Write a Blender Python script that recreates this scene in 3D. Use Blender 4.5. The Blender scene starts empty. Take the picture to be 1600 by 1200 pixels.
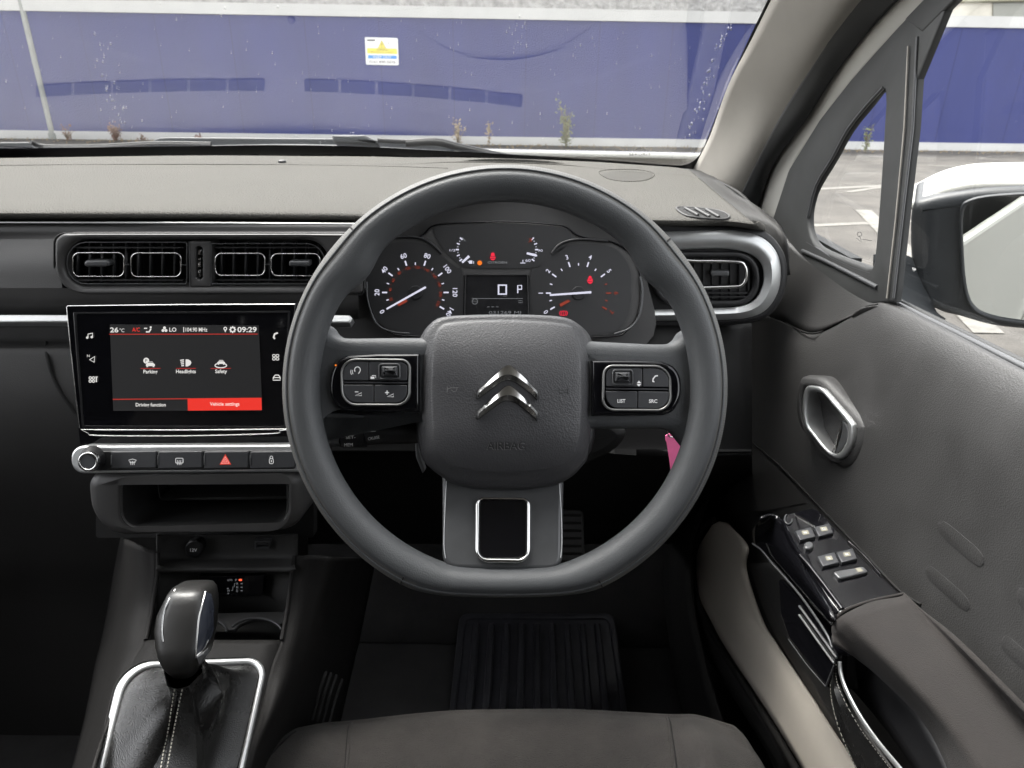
import bpy, math, random
from mathutils import Vector, Matrix
from mathutils.bvhtree import BVHTree
random.seed(7)
rad = math.radians
scene = bpy.context.scene
COL = scene.collection
# ------------------------------------------------------------------ camera, world, sun, exposure
F = 1100.0
CAM = Vector((0, 0, 1.2)); PITCH = rad(24); ROLL = rad(0.9)
_r = Vector((1, 0, 0)); _u = Vector((0, math.sin(PITCH), math.cos(PITCH)))
D_ = Vector((0, math.cos(PITCH), -math.sin(PITCH)))
R_ = _r * math.cos(ROLL) + _u * math.sin(ROLL)
U_ = _u * math.cos(ROLL) - _r * math.sin(ROLL)
cam_d = bpy.data.cameras.new('camera'); cam = bpy.data.objects.new('camera', cam_d); COL.objects.link(cam)
cam_d.sensor_width = 36; cam_d.lens = 36 * F / 1600; cam_d.clip_start = 0.02; cam_d.clip_end = 500
cam_d.dof.use_dof = True; cam_d.dof.focus_distance = 0.62; cam_d.dof.aperture_fstop = 17
cam.matrix_world = Matrix(((R_.x, U_.x, -D_.x, CAM.x), (R_.y, U_.y, -D_.y, CAM.y), (R_.z, U_.z, -D_.z, CAM.z), (0, 0, 0, 1)))
scene.camera = cam
world = bpy.data.worlds.new("World"); scene.world = world; world.use_nodes = True
wn = world.node_tree.nodes; wl = world.node_tree.links
bg = wn['Background']; sky = wn.new('ShaderNodeTexSky'); sky.sky_type = 'NISHITA'; sky.sun_disc = False
SUN_EL, SUN_AZ = rad(60), rad(-40)      # azimuth from +Y towards +X
sky.sun_elevation = SUN_EL; sky.sun_rotation = SUN_AZ; sky.dust_density = 4.0; sky.air_density = 1.0
hs = wn.new('ShaderNodeHueSaturation'); hs.inputs['Saturation'].default_value = 0.12
wl.new(sky.outputs[0], hs.inputs['Color']); wl.new(hs.outputs[0], bg.inputs[0]); bg.inputs[1].default_value = 0.15
sun_d = bpy.data.lights.new('sun', 'SUN'); sun_d.energy = 0.7; sun_d.angle = rad(32); sun_d.color = (1, .95, .88)
sun = bpy.data.objects.new('sun', sun_d); COL.objects.link(sun)
sdir = Vector((math.sin(SUN_AZ) * math.cos(SUN_EL), math.cos(SUN_AZ) * math.cos(SUN_EL), math.sin(SUN_EL)))
sun.rotation_euler = sdir.to_track_quat('Z', 'Y').to_euler(); sun.location = (0, 0, 12)
scene.view_settings.view_transform = 'Standard'; scene.view_settings.look = 'None'
scene.view_settings.exposure = 2.88; scene.view_settings.gamma = 1
scene.cycles.max_bounces = 8; scene.cycles.transparent_max_bounces = 12; scene.cycles.diffuse_bounces = 4

# ------------------------------------------------------------------ projection helpers
def ray(px, py): return D_ + R_ * ((px - 800) / F) + U_ * ((600 - py) / F)
def W(px, py, d): return CAM + ray(px, py) * d
def WX(px, py, x):
    r = ray(px, py); return CAM + r * ((x - CAM.x) / r.x)
def WY(px, py, y):
    r = ray(px, py); return CAM + r * ((y - CAM.y) / r.y)
def WZ(px, py, z):
    r = ray(px, py); return CAM + r * ((z - CAM.z) / r.z)
class PL:
    def __init__(s, o, n):
        s.o = o.copy(); s.n = n.normalized()
        a = Vector((1, 0, 0)) if abs(s.n.x) < .8 else Vector((0, 1, 0))
        s.a = (a - s.n * a.dot(s.n)).normalized(); s.b = s.n.cross(s.a)
    def at(s, px, py, h=0.0):
        r = ray(px, py); t = (s.o + s.n * h - CAM).dot(s.n) / r.dot(s.n); return CAM + r * t
    def uv(s, p): q = p - s.o; return (q.dot(s.a), q.dot(s.b))
    def P(s, u, v, h): return s.o + s.a * u + s.b * v + s.n * h
def lean(px, py, d, t, yaw=0):
    t = rad(t); y = rad(yaw)
    return PL(W(px, py, d), Vector((-math.sin(y) * math.cos(t), -math.cos(y) * math.cos(t), math.sin(t))))

# ------------------------------------------------------------------ objects
LOC = {}
def tag(o, label=None, cat=None, group=None, kind=None):
    if label: o['label'] = label
    if cat: o['category'] = cat
    if group: o['group'] = group
    if kind: o['kind'] = kind
    return o
def thing(name, loc, label, cat, group=None):
    o = bpy.data.objects.new(name, None); COL.objects.link(o); o.location = loc; o.empty_display_size = .05
    LOC[o.name] = Vector(loc); return tag(o, label, cat, group)
def mk(name, V, Fc, m, parent=None, smooth=True, flat=(), sharp=38, mi=None):
    me = bpy.data.meshes.new(name)
    if parent is not None: off = LOC[parent.name]
    else:
        xs = [v[0] for v in V]; ys = [v[1] for v in V]; zs = [v[2] for v in V]
        off = Vector(((min(xs) + max(xs)) / 2, (min(ys) + max(ys)) / 2, min(zs)))
    me.from_pydata([tuple(Vector(v) - off) for v in V], [], Fc)
    ms = m if isinstance(m, (list, tuple)) else [m]
    for x in ms: me.materials.append(x)
    me.validate(); me.update()
    if smooth:
        me.polygons.foreach_set('use_smooth', [True] * len(me.polygons))
        me.set_sharp_from_angle(angle=rad(sharp))
        for i in flat:
            if -len(me.polygons) <= i < len(me.polygons): me.polygons[i].use_smooth = False
    if mi:
        for i, k in enumerate(mi): me.polygons[i].material_index = k
    o = bpy.data.objects.new(name, me); COL.objects.link(o); LOC[o.name] = off
    if parent is not None: o.parent = parent
    else: o.location = off
    return o
def solid(o, t, off=-1):
    md = o.modifiers.new('s', 'SOLIDIFY'); md.thickness = t; md.offset = off; return o
def cr(p0, p1, p2, p3, t):
    return .5 * ((2 * p1) + (p2 - p0) * t + (2 * p0 - 5 * p1 + 4 * p2 - p3) * t * t + (3 * p1 - p0 - 3 * p2 + p3) * t ** 3)
def cat(pts, k=6, closed=False):
    P = [Vector(p) for p in pts]; n = len(P); out = []
    for i in range(n if closed else n - 1):
        if closed: a, b, c, d = P[i - 1], P[i], P[(i + 1) % n], P[(i + 2) % n]
        else:
            b, c = P[i], P[i + 1]
            a = P[i - 1] if i > 0 else 2 * b - c
            d = P[i + 2] if i + 2 < n else 2 * c - b
        for j in range(k): out.append(cr(a, b, c, d, j / k))
    if not closed: out.append(P[-1])
    return out
def rr(x0, y0, x1, y1, r, k=6):
    rs = r if isinstance(r, (list, tuple)) else [r] * 4
    out = []
    for (cx, cy, a0, q) in ((x0 + rs[0], y0 + rs[0], 180, rs[0]), (x1 - rs[1], y0 + rs[1], 270, rs[1]), (x1 - rs[2], y1 - rs[2], 0, rs[2]), (x0 + rs[3], y1 - rs[3], 90, rs[3])):
        for j in range(k + 1):
            a = rad(a0 + 90 * j / k); out.append((cx + q * math.cos(a), cy + q * math.sin(a)))
    return out
def rrq(c, r, k=6):
    w = (math.dist(c[0], c[1]) + math.dist(c[3], c[2])) / 2; h = (math.dist(c[0], c[3]) + math.dist(c[1], c[2])) / 2
    out = []
    for (x, y) in rr(0, 0, w, h, r, k):
        u, v = x / w, y / h
        out.append(tuple((1 - v) * ((1 - u) * c[0][i] + u * c[1][i]) + v * ((1 - u) * c[3][i] + u * c[2][i]) for i in (0, 1)))
    return out
def arc(cx, cy, rx, ry, a0, a1, n=24):
    return [(cx + rx * math.cos(rad(a0 + (a1 - a0) * i / n)), cy - ry * math.sin(rad(a0 + (a1 - a0) * i / n))) for i in range(n + 1)]
def inset(P, d):
    n = len(P); A = sum(P[i][0] * P[(i + 1) % n][1] - P[(i + 1) % n][0] * P[i][1] for i in range(n))
    s = 1 if A > 0 else -1; out = []
    for i in range(n):
        p, q, r_ = P[i - 1], P[i], P[(i + 1) % n]
        def nr(a, b):
            dx, dy = b[0] - a[0], b[1] - a[1]; l = math.hypot(dx, dy) or 1e-9; return (-dy / l * s, dx / l * s)
        n1, n2 = nr(p, q), nr(q, r_)
        mx, my = n1[0] + n2[0], n1[1] + n2[1]; l = math.hypot(mx, my) or 1e-9; mx /= l; my /= l
        c = max(.5, mx * n1[0] + my * n1[1]); out.append((q[0] + mx * d / c, q[1] + my * d / c))
    return out
def dedupe(P):
    out = []
    for p in P:
        if not out or math.dist(p[:2], out[-1][:2]) > 1e-3: out.append(p)
    if len(out) > 1 and math.dist(out[0][:2], out[-1][:2]) < 1e-3: out.pop()
    return out
def face_cam(V, Fc, n):
    # orient faces roughly along direction n
    out = []
    for f in Fc:
        out.append(f)
    return out
def slab(name, m, parent, pl, poly, h0, h1, bev=0.0, n=3):
    poly = dedupe(poly)
    B = [pl.uv(pl.at(x, y, h1)) for (x, y) in poly]
    A = sum(B[i][0] * B[(i + 1) % len(B)][1] - B[(i + 1) % len(B)][0] * B[i][1] for i in range(len(B)))
    if A < 0: B = B[::-1]
    rings = [(0, h0)]
    if bev > 0:
        for j in range(n + 1):
            a = math.pi / 2 * j / n; rings.append((bev * (1 - math.cos(a)), h1 - bev + bev * math.sin(a)))
    else: rings.append((0, h1))
    V = []; Fc = []; N = len(B)
    for (d, h) in rings:
        Q = inset(B, d) if d else B
        V += [pl.P(u, v, h) for (u, v) in Q]
    for k in range(len(rings) - 1):
        for i in range(N):
            j = (i + 1) % N; Fc.append((k * N + i, k * N + j, (k + 1) * N + j, (k + 1) * N + i))
    Fc.append(tuple((len(rings) - 1) * N + i for i in range(N)))
    Fc.append(tuple(reversed(range(N))))
    return mk(name, V, Fc, m, parent, flat=(len(Fc) - 2, len(Fc) - 1))
def frame(name, m, parent, pl, outer, inner, h0, h1, bev=.0006, bi=None, h0i=None):
    bi = bev if bi is None else bi; h0i = h0 if h0i is None else h0i
    O = [pl.uv(pl.at(x, y, h1)) for (x, y) in outer]; I = [pl.uv(pl.at(x, y, h1)) for (x, y) in inner]
    A = sum(O[i][0] * O[(i + 1) % len(O)][1] - O[(i + 1) % len(O)][0] * O[i][1] for i in range(len(O)))
    if A < 0: O = O[::-1]; I = I[::-1]
    N = len(O); V = []; Fc = []; rings = [(O, h0)]
    for j in range(4):
        a = math.pi / 2 * j / 3; rings.append((inset(O, bev * (1 - math.cos(a))), h1 - bev + bev * math.sin(a)))
    for j in range(4):
        a = math.pi / 2 * (1 - j / 3); rings.append((inset(I, -bi * (1 - math.cos(a))), h1 - bi + bi * math.sin(a)))
    rings.append((I, h0i))
    for (Q, h) in rings: V += [pl.P(u, v, h) for (u, v) in Q]
    M = len(rings)
    for k in range(M - 1):
        for i in range(N):
            j = (i + 1) % N; Fc.append((k * N + i, k * N + j, (k + 1) * N + j, (k + 1) * N + i))
    return mk(name, V, Fc, m, parent)
def radial(loop, c, n=72):
    out = []
    m = len(loop)
    for k in range(n):
        a = 2 * math.pi * k / n; dx, dy = math.cos(a), math.sin(a); best = None
        for i in range(m):
            x1, y1 = loop[i][0] - c[0], loop[i][1] - c[1]; x2, y2 = loop[(i + 1) % m][0] - c[0], loop[(i + 1) % m][1] - c[1]
            ex, ey = x2 - x1, y2 - y1; den = dx * ey - dy * ex
            if abs(den) < 1e-9: continue
            t = (x1 * ey - y1 * ex) / den; s = (x1 * dy - y1 * dx) / den
            if t > 0 and -1e-6 <= s <= 1 + 1e-6 and (best is None or t > best): best = t
        out.append((c[0] + dx * best, c[1] + dy * best))
    return out
def patch(name, m, parent, rows, ku=5, kv=5, thick=.003, toward=None, mi=None):
    R2 = [cat(r, ku) for r in rows]
    cols = list(zip(*R2)); C2 = [cat(c, kv) for c in cols]
    nv = len(C2[0]); nu = len(C2); V = [C2[j][i] for i in range(nv) for j in range(nu)]; Fc = []
    for i in range(nv - 1):
        for j in range(nu - 1): Fc.append((i * nu + j, i * nu + j + 1, (i + 1) * nu + j + 1, (i + 1) * nu + j))
    s = 0; tw = toward or CAM
    for f in Fc:
        nn = (V[f[1]] - V[f[0]]).cross(V[f[3]] - V[f[0]]); s += nn.dot(tw - V[f[0]])
    if s < 0: Fc = [tuple(reversed(f)) for f in Fc]
    o = mk(name, V, Fc, m, parent, sharp=60)
    if thick: solid(o, thick)
    return o
def loft(name, m, parent, rings, closed=True, caps=True, sharp=50, mi=None, loop=False):
    n = len(rings[0]); V = [v for r in rings for v in r]; Fc = []; K = len(rings)
    for k in range(K if loop else K - 1):
        k2 = (k + 1) % K
        for i in range(n if closed else n - 1):
            j = (i + 1) % n; Fc.append((k * n + i, k * n + j, k2 * n + j, k2 * n + i))
    if caps and not loop:
        Fc.append(tuple(reversed(range(n)))); Fc.append(tuple((K - 1) * n + i for i in range(n)))
    # orientation
    c = sum(V, Vector()) / len(V)
    if not loop:
        s = 0
        for f in Fc: s += (V[f[1]] - V[f[0]]).cross(V[f[-1]] - V[f[0]]).dot(V[f[0]] - c)
        if s < 0: Fc = [tuple(reversed(f)) for f in Fc]
    return mk(name, V, Fc, m, parent, sharp=sharp, mi=mi)
def tube(name, m, parent, pts, r, closed=False, n=8, k=0, flat=1.0, up=None):
    P = [Vector(p) for p in pts]
    if k: P = cat(P, k, closed)
    N = len(P); rings = []; prev = None
    for i in range(N):
        if closed: t = P[(i + 1) % N] - P[i - 1]
        else: t = P[min(i + 1, N - 1)] - P[max(i - 1, 0)]
        t.normalize()
        if up is not None: a = up - t * up.dot(t)
        elif prev is None:
            a = Vector((0, 0, 1)) if abs(t.z) < .9 else Vector((1, 0, 0)); a = a - t * a.dot(t)
        else: a = prev - t * prev.dot(t)
        a.normalize(); prev = a; b = t.cross(a)
        rr_ = r(i / (N - 1)) if callable(r) else r
        rings.append([P[i] + a * (rr_ * flat * math.cos(2 * math.pi * q / n)) + b * (rr_ * math.sin(2 * math.pi * q / n)) for q in range(n)])
    V = [v for g in rings for v in g]; Fc = []
    for k2 in range(N if closed else N - 1):
        kk = (k2 + 1) % N
        for i in range(n):
            j = (i + 1) % n; Fc.append((k2 * n + i, k2 * n + j, kk * n + j, kk * n + i))
    if not closed: Fc.append(tuple(reversed(range(n)))); Fc.append(tuple((N - 1) * n + i for i in range(n)))
    return mk(name, V, Fc, m, parent, sharp=70)
def ptube(name, m, parent, pl, pts, rpx, h=0.0, closed=False, k=0, n=8, flat=1.0):
    P2 = cat([(x, y, 0) for x, y in pts], k, closed) if k else [Vector((x, y, 0)) for x, y in pts]
    P3 = [pl.at(p.x, p.y, h) for p in P2]; d = (P3[0] - CAM).dot(D_)
    return tube(name, m, parent, P3, rpx * d / F, closed, n, 0, flat, up=pl.n)
def join(objs, name=None):
    a = objs[0]; V = []; Fc = []; mi = []; mats = []
    for o in objs:
        b = len(V); V += [v.co.copy() for v in o.data.vertices]
        for p in o.data.polygons:
            Fc.append(tuple(b + i for i in p.vertices)); mm = o.data.materials[p.material_index]
            if mm not in mats: mats.append(mm)
            mi.append(mats.index(mm))
    me = bpy.data.meshes.new(name or a.name); me.from_pydata([tuple(v) for v in V], [], Fc)
    for x in mats: me.materials.append(x)
    for i, k in enumerate(mi): me.polygons[i].material_index = k; me.polygons[i].use_smooth = True
    me.set_sharp_from_angle(angle=rad(40)); a.data = me
    for o in objs[1:]: bpy.data.objects.remove(o)
    return a
def bvh(o):
    dg = bpy.context.evaluated_depsgraph_get(); off = LOC[o.name]
    V = [v.co + off for v in o.data.vertices]; return BVHTree.FromPolygons(V, [tuple(p.vertices) for p in o.data.polygons])
class ON:      # raycast mapper: puts marks on a curved surface
    def __init__(s, o): s.t = bvh(o)
    def at(s, px, py, h=0.0):
        r = ray(px, py).normalized(); hit = s.t.ray_cast(CAM, r)
        if hit[0] is None: return None
        n = hit[1] if hit[1].dot(r) < 0 else -hit[1]
        return hit[0] + n * h
GL = {}
def glyph(txt, bold=0.0):
    key = (txt, bold)
    if key in GL: return GL[key]
    cu = bpy.data.curves.new('t', 'FONT'); cu.body = txt; cu.resolution_u = 3; cu.offset = bold
    o = bpy.data.objects.new('t', cu); COL.objects.link(o)
    dg = bpy.context.evaluated_depsgraph_get(); me = bpy.data.meshes.new_from_object(o.evaluated_get(dg))
    V = [(v.co.x, v.co.y) for v in me.vertices]; P = [tuple(p.vertices) for p in me.polygons]
    bpy.data.objects.remove(o); bpy.data.meshes.remove(me); bpy.data.curves.remove(cu)
    x0 = min(v[0] for v in V); x1 = max(v[0] for v in V); y0 = min(v[1] for v in V); y1 = max(v[1] for v in V)
    GL[key] = ([((v[0] - (x0 + x1) / 2) / (x1 - x0), (v[1] - (y0 + y1) / 2) / (y1 - y0)) for v in V], P, (x1 - x0) / (y1 - y0))
    return GL[key]
class Draw:
    def __init__(s, mp, h=.0004): s.mp = mp; s.h = h; s.V = []; s.F = []; s.k = 0
    def add(s, pts, faces):
        s.k += 1; hh = s.h + s.k * 4e-6; Q = [s.mp.at(x, y, hh) for x, y in pts]
        if any(q is None for q in Q): return s
        b = len(s.V); s.V += Q; s.F += [tuple(b + i for i in f) for f in faces]; return s
    def poly(s, pts): return s.add(pts, [tuple(range(len(pts)))])
    def rect(s, x0, y0, x1, y1): return s.poly([(x0, y0), (x1, y0), (x1, y1), (x0, y1)])
    def line(s, pts, w, closed=False):
        n = len(pts); L = []
        for i in range(n):
            a = pts[i - 1] if (i > 0 or closed) else pts[i]; b = pts[(i + 1) % n] if (i < n - 1 or closed) else pts[i]
            dx, dy = b[0] - a[0], b[1] - a[1]; l = math.hypot(dx, dy) or 1; L.append((-dy / l * w / 2, dx / l * w / 2))
        P = [(p[0] + q[0], p[1] + q[1]) for p, q in zip(pts, L)] + [(p[0] - q[0], p[1] - q[1]) for p, q in zip(pts, L)]
        return s.add(P, [(i, (i + 1) % n, n + (i + 1) % n, n + i) for i in range(n if closed else n - 1)])
    def disc(s, x, y, r, n=20, ry=None): return s.poly([(x + r * math.cos(6.28319 * i / n), y + (ry or r) * math.sin(6.28319 * i / n)) for i in range(n)])
    def ring(s, x, y, r, w, n=24, ry=None): return s.line([(x + r * math.cos(6.28319 * i / n), y + (ry or r) * math.sin(6.28319 * i / n)) for i in range(n)], w, True)
    def text(s, t, x, y, h, w=None, rot=0, bold=.0):
        V, P, asp = glyph(t, bold); w = w or h * asp; c, q = math.cos(rad(rot)), math.sin(rad(rot))
        pts = [(x + (a * w * c - b * h * q), y - (a * w * q + b * h * c)) for a, b in V]
        return s.add(pts, P)
    def build(s, name, m, parent, thick=0):
        Fc = []
        for f in s.F:
            n = Vector()
            for i in range(1, len(f) - 1): n += (s.V[f[i]] - s.V[f[0]]).cross(s.V[f[i + 1]] - s.V[f[0]])
            Fc.append(tuple(reversed(f)) if n.dot(CAM - s.V[f[0]]) < 0 else f)
        return mk(name, s.V, Fc, m, parent, smooth=False)

# ------------------------------------------------------------------ materials
def mat(name, col, rough=.5, metal=0, grain=None, emis=None, spec=.5, coat=0, vary=None, sheen=0):
    m = bpy.data.materials.new(name); m.use_nodes = True; nt = m.node_tree; b = nt.nodes['Principled BSDF']
    c = col if len(col) == 4 else (*col, 1)
    b.inputs['Base Color'].default_value = c; b.inputs['Roughness'].default_value = rough; b.inputs['Metallic'].default_value = metal
    b.inputs['Specular IOR Level'].default_value = spec; b.inputs['Coat Weight'].default_value = coat
    if sheen: b.inputs['Sheen Weight'].default_value = sheen
    tc = nt.nodes.new('ShaderNodeTexCoord')
    if emis:
        b.inputs['Emission Color'].default_value = (*emis[0], 1); b.inputs['Emission Strength'].default_value = emis[1]
    if grain:      # (scale, strength, kind)
        if grain[2] == 'v':
            t = nt.nodes.new('ShaderNodeTexVoronoi'); t.inputs['Scale'].default_value = grain[0]; out = t.outputs['Distance']
        else:
            t = nt.nodes.new('ShaderNodeTexNoise'); t.inputs['Scale'].default_value = grain[0]; t.inputs['Detail'].default_value = 2; out = t.outputs[0]
        bp = nt.nodes.new('ShaderNodeBump'); bp.inputs['Strength'].default_value = grain[1]; bp.inputs['Distance'].default_value = grain[3] if len(grain) > 3 else .0003
        nt.links.new(tc.outputs['Object'], t.inputs['Vector']); nt.links.new(out, bp.inputs['Height']); nt.links.new(bp.outputs[0], b.inputs['Normal'])
    if vary:       # (scale, amount, rough amount)
        t2 = nt.nodes.new('ShaderNodeTexNoise'); t2.inputs['Scale'].default_value = vary[0]; t2.inputs['Detail'].default_value = 6; t2.inputs['Roughness'].default_value = .65
        nt.links.new(tc.outputs['Object'], t2.inputs['Vector'])
        mr = nt.nodes.new('ShaderNodeMapRange'); mr.inputs[1].default_value = .3; mr.inputs[2].default_value = .7
        mr.inputs[3].default_value = 1 - vary[1]; mr.inputs[4].default_value = 1 + vary[1]; nt.links.new(t2.outputs[0], mr.inputs[0])
        mx = nt.nodes.new('ShaderNodeVectorMath'); mx.operation = 'SCALE'; mx.inputs[0].default_value = c[:3]
        nt.links.new(mr.outputs[0], mx.inputs['Scale']); nt.links.new(mx.outputs[0], b.inputs['Base Color'])
        if len(vary) > 2:
            m2 = nt.nodes.new('ShaderNodeMapRange'); m2.inputs[1].default_value = .3; m2.inputs[2].default_value = .7
            m2.inputs[3].default_value = rough - vary[2]; m2.inputs[4].default_value = rough + vary[2]
            nt.links.new(t2.outputs[0], m2.inputs[0]); nt.links.new(m2.outputs[0], b.inputs['Roughness'])
    return m
def dotted(name, col, rough, pitch):
    m = mat(name, col, rough); nt = m.node_tree; b = nt.nodes['Principled BSDF']
    uv = nt.nodes.new('ShaderNodeUVMap'); v = nt.nodes.new('ShaderNodeTexVoronoi'); v.voronoi_dimensions = '2D'
    v.inputs['Scale'].default_value = 1 / pitch; v.inputs['Randomness'].default_value = 0
    mr = nt.nodes.new('ShaderNodeMapRange'); mr.inputs[1].default_value = .16; mr.inputs[2].default_value = .26; mr.inputs[3].default_value = .25; mr.inputs[4].default_value = 1
    sc = nt.nodes.new('ShaderNodeVectorMath'); sc.operation = 'SCALE'; sc.inputs[0].default_value = col
    nt.links.new(uv.outputs[0], v.inputs['Vector']); nt.links.new(v.outputs['Distance'], mr.inputs[0]); nt.links.new(mr.outputs[0], sc.inputs['Scale']); nt.links.new(sc.outputs[0], b.inputs['Base Color'])
    bp = nt.nodes.new('ShaderNodeBump'); bp.inputs['Strength'].default_value = .5; bp.inputs['Distance'].default_value = .0003
    nt.links.new(mr.outputs[0], bp.inputs['Height']); nt.links.new(bp.outputs[0], b.inputs['Normal'])
    return m
M = {}
M['dash'] = mat('dash_foam', (.096, .093, .086), .9, spec=.06, grain=(480, .9, 'v', .0010), vary=(6, .06, .06))
M['dark'] = mat('dark_plastic', (.0125, .012, .0117), .62, spec=.12, grain=(900, .45, 'v'), vary=(9, .15, .06))
M['rear_block'] = mat('rear_block_dark', (.006, .006, .007), .1)  # opaque, for the added rear panels that keep light out
M['darkb'] = mat('dark_plastic_fascia', (.042, .0412, .041), .5, grain=(900, .3, 'v'), vary=(9, .08, .05))
M['lower'] = mat('lower_plastic', (.034, .0335, .033), .6, spec=.25, grain=(700, .5, 'v'), vary=(8, .12, .05))
M['knee'] = mat('knee_plastic', (.009, .009, .009), .6, spec=.15)
M['black'] = mat('black_plastic', (.008, .008, .009), .5)
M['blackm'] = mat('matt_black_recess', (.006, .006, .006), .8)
M['gloss'] = mat('gloss_black', (.004, .004, .005), .05, spec=.45, vary=(200, .3, .012))
M['screen'] = mat('screen_glass_black', (.016, .016, .017), .07, spec=.3, vary=(60, .2, .03))
M['chrome'] = mat('chrome_trim', (.58, .58, .57), .17, 1, vary=(40, .05, .04))
M['satin'] = mat('satin_silver', (.50, .51, .51), .36, .8, vary=(60, .04, .04))
M['satin2'] = mat('brushed_silver', (.22, .22, .215), .36, .8, vary=(60, .04, .04))
M['darksatin'] = mat('dark_satin', (.075, .077, .08), .34, .25, vary=(40, .08, .05))
M['wheel'] = mat('wheel_foam', (.060, .063, .066), .50, spec=.4, grain=(1000, .5, 'v', .0003), vary=(12, .08, .05))
M['airbag'] = mat('airbag_plastic', (.048, .048, .051), .45, grain=(700, .55, 'v', .0004), vary=(10, .05, .04))
M['grip'] = dotted('perforated_leather', (.085, .084, .08), .6, .0019)
M['pad'] = mat('button_rubber', (.026, .027, .03), .5)
M['door'] = mat('door_plastic', (.036, .0354, .0352), .50, grain=(700, .5, 'v', .0004), vary=(7, .2, .09))
M['pillar'] = mat('pillar_trim', (.27, .255, .23), .7, grain=(900, .3, 'n'), vary=(8, .05))
M['seal'] = mat('dark_seal', (.03, .031, .031), .6, vary=(20, .15))
M['fabric'] = mat('seat_fabric', (.033, .0296, .0270), .95, grain=(900, 1.0, 'n', .0016), vary=(16, .42), sheen=.05)
M['armfab'] = mat('armrest_fabric', (.0145, .0122, .0112), .95, grain=(1200, .8, 'n', .0005), vary=(30, .2), sheen=.04)
M['pocket'] = mat('pocket_grey', (.42, .385, .335), .75, vary=(8, .06))
M['leather'] = mat('gaiter_leather', (.008, .008, .008), .27, grain=(900, .5, 'v', .0004), vary=(30, .2, .08))
M['knob'] = mat('knob_leather', (.011, .0108, .0105), .40, grain=(400, .25, 'n', .0004), vary=(40, .1, .04))
M['knobside'] = mat('knob_side_gloss', (.03, .034, .045), .12, coat=.5)
M['carpet'] = mat('floor_carpet', (.021, .0205, .021), .95, grain=(900, 1, 'n', .001), vary=(12, .3))
M['mat'] = mat('rubber_mat', (.034, .034, .040), .36, vary=(30, .3, .08))
M['pink'] = mat('pink_card', (.85, .16, .36), .6, vary=(60, .05))
M['thread'] = mat('stitch_thread', (.45, .43, .38), .8)
M['print'] = mat('printed_white', (.8, .8, .8), .6)
M['emboss'] = mat('embossed_mark', (.016, .016, .018), .35)
M['grey'] = mat('grey_print', (.15, .15, .15), .5)
M['trimblk'] = mat('groove_black', (.004, .004, .004), .9)
def em(name, col, s): return mat(name, (.01, .01, .01), .3, spec=.1, emis=(col, s * .30))
M['lit'] = em('lit_white', (.80, .80, .95), .42); M['litdim'] = em('lit_dim', (.5, .52, .55), .15)
M['litred'] = em('lit_red', (1, .03, .07), .42); M['litdred'] = em('lit_dark_red', (.75, .11, .06), .17)
M['litorg'] = em('lit_orange', (1, .22, .02), .45); M['icon'] = em('screen_icon_white', (1, .98, .94), .36)
M['sred'] = em('screen_red', (1, .045, .03), .38); M['sgrey'] = em('screen_lit_grey', (.5, .5, .52), .016)
M['sline'] = em('screen_red_line', (1, .06, .04), .22); M['swlit'] = em('switch_legend', (.95, .9, .7), .36)
M['blkline'] = mat('faint_line', (.05, .05, .05), .3)
def glass(name, tint, k=1.0):
    m = bpy.data.materials.new(name); m.use_nodes = True; nt = m.node_tree; nt.nodes.clear(); N = nt.nodes.new
    out = N('ShaderNodeOutputMaterial'); mix = N('ShaderNodeMixShader'); tr = N('ShaderNodeBsdfTransparent'); gl = N('ShaderNodeBsdfGlossy')
    tr.inputs[0].default_value = (*tint, 1); gl.inputs['Roughness'].default_value = .01; gl.inputs[0].default_value = (1, 1, 1, 1)
    g = N('ShaderNodeNewGeometry'); d = N('ShaderNodeVectorMath'); d.operation = 'DOT_PRODUCT'; L = nt.links.new
    L(g.outputs['Incoming'], d.inputs[0]); L(g.outputs['Normal'], d.inputs[1])
    def mth(op, a, b=None):
        x = N('ShaderNodeMath'); x.operation = op
        for i, q in enumerate((a, b)):
            if q is None: continue
            if isinstance(q, (int, float)): x.inputs[i].default_value = q
            else: L(q, x.inputs[i])
        return x.outputs[0]
    c = mth('ABSOLUTE', d.outputs['Value']); p = mth('POWER', mth('SUBTRACT', 1, c), 5); f = mth('MULTIPLY', mth('ADD', mth('MULTIPLY', p, .92), .08), k)
    L(mth('MINIMUM', f, 1), mix.inputs[0]); L(tr.outputs[0], mix.inputs[1]); L(gl.outputs[0], mix.inputs[2]); L(mix.outputs[0], out.inputs[0])
    return m
M['glass'] = glass('windscreen_glass', (.87, .875, .865), 2.6); M['sglass'] = glass('side_glass', (.88, .885, .875), .9)
M['mirror'] = mat('mirror_glass', (.85, .87, .86), .01, 1)
M['frit'] = mat('black_frit', (.006, .006, .008), .35)
M['white'] = mat('white_paint', (.48, .475, .44), .25, coat=.6)
M['cap'] = mat('mirror_housing_plastic', (.028, .031, .034), .45, grain=(500, .4, 'n'), vary=(15, .1))
M['headliner'] = mat('headliner', (.40, .39, .365), .9)
M['speck'] = mat('dust_specks', (.5, .5, .5), .8)
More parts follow.
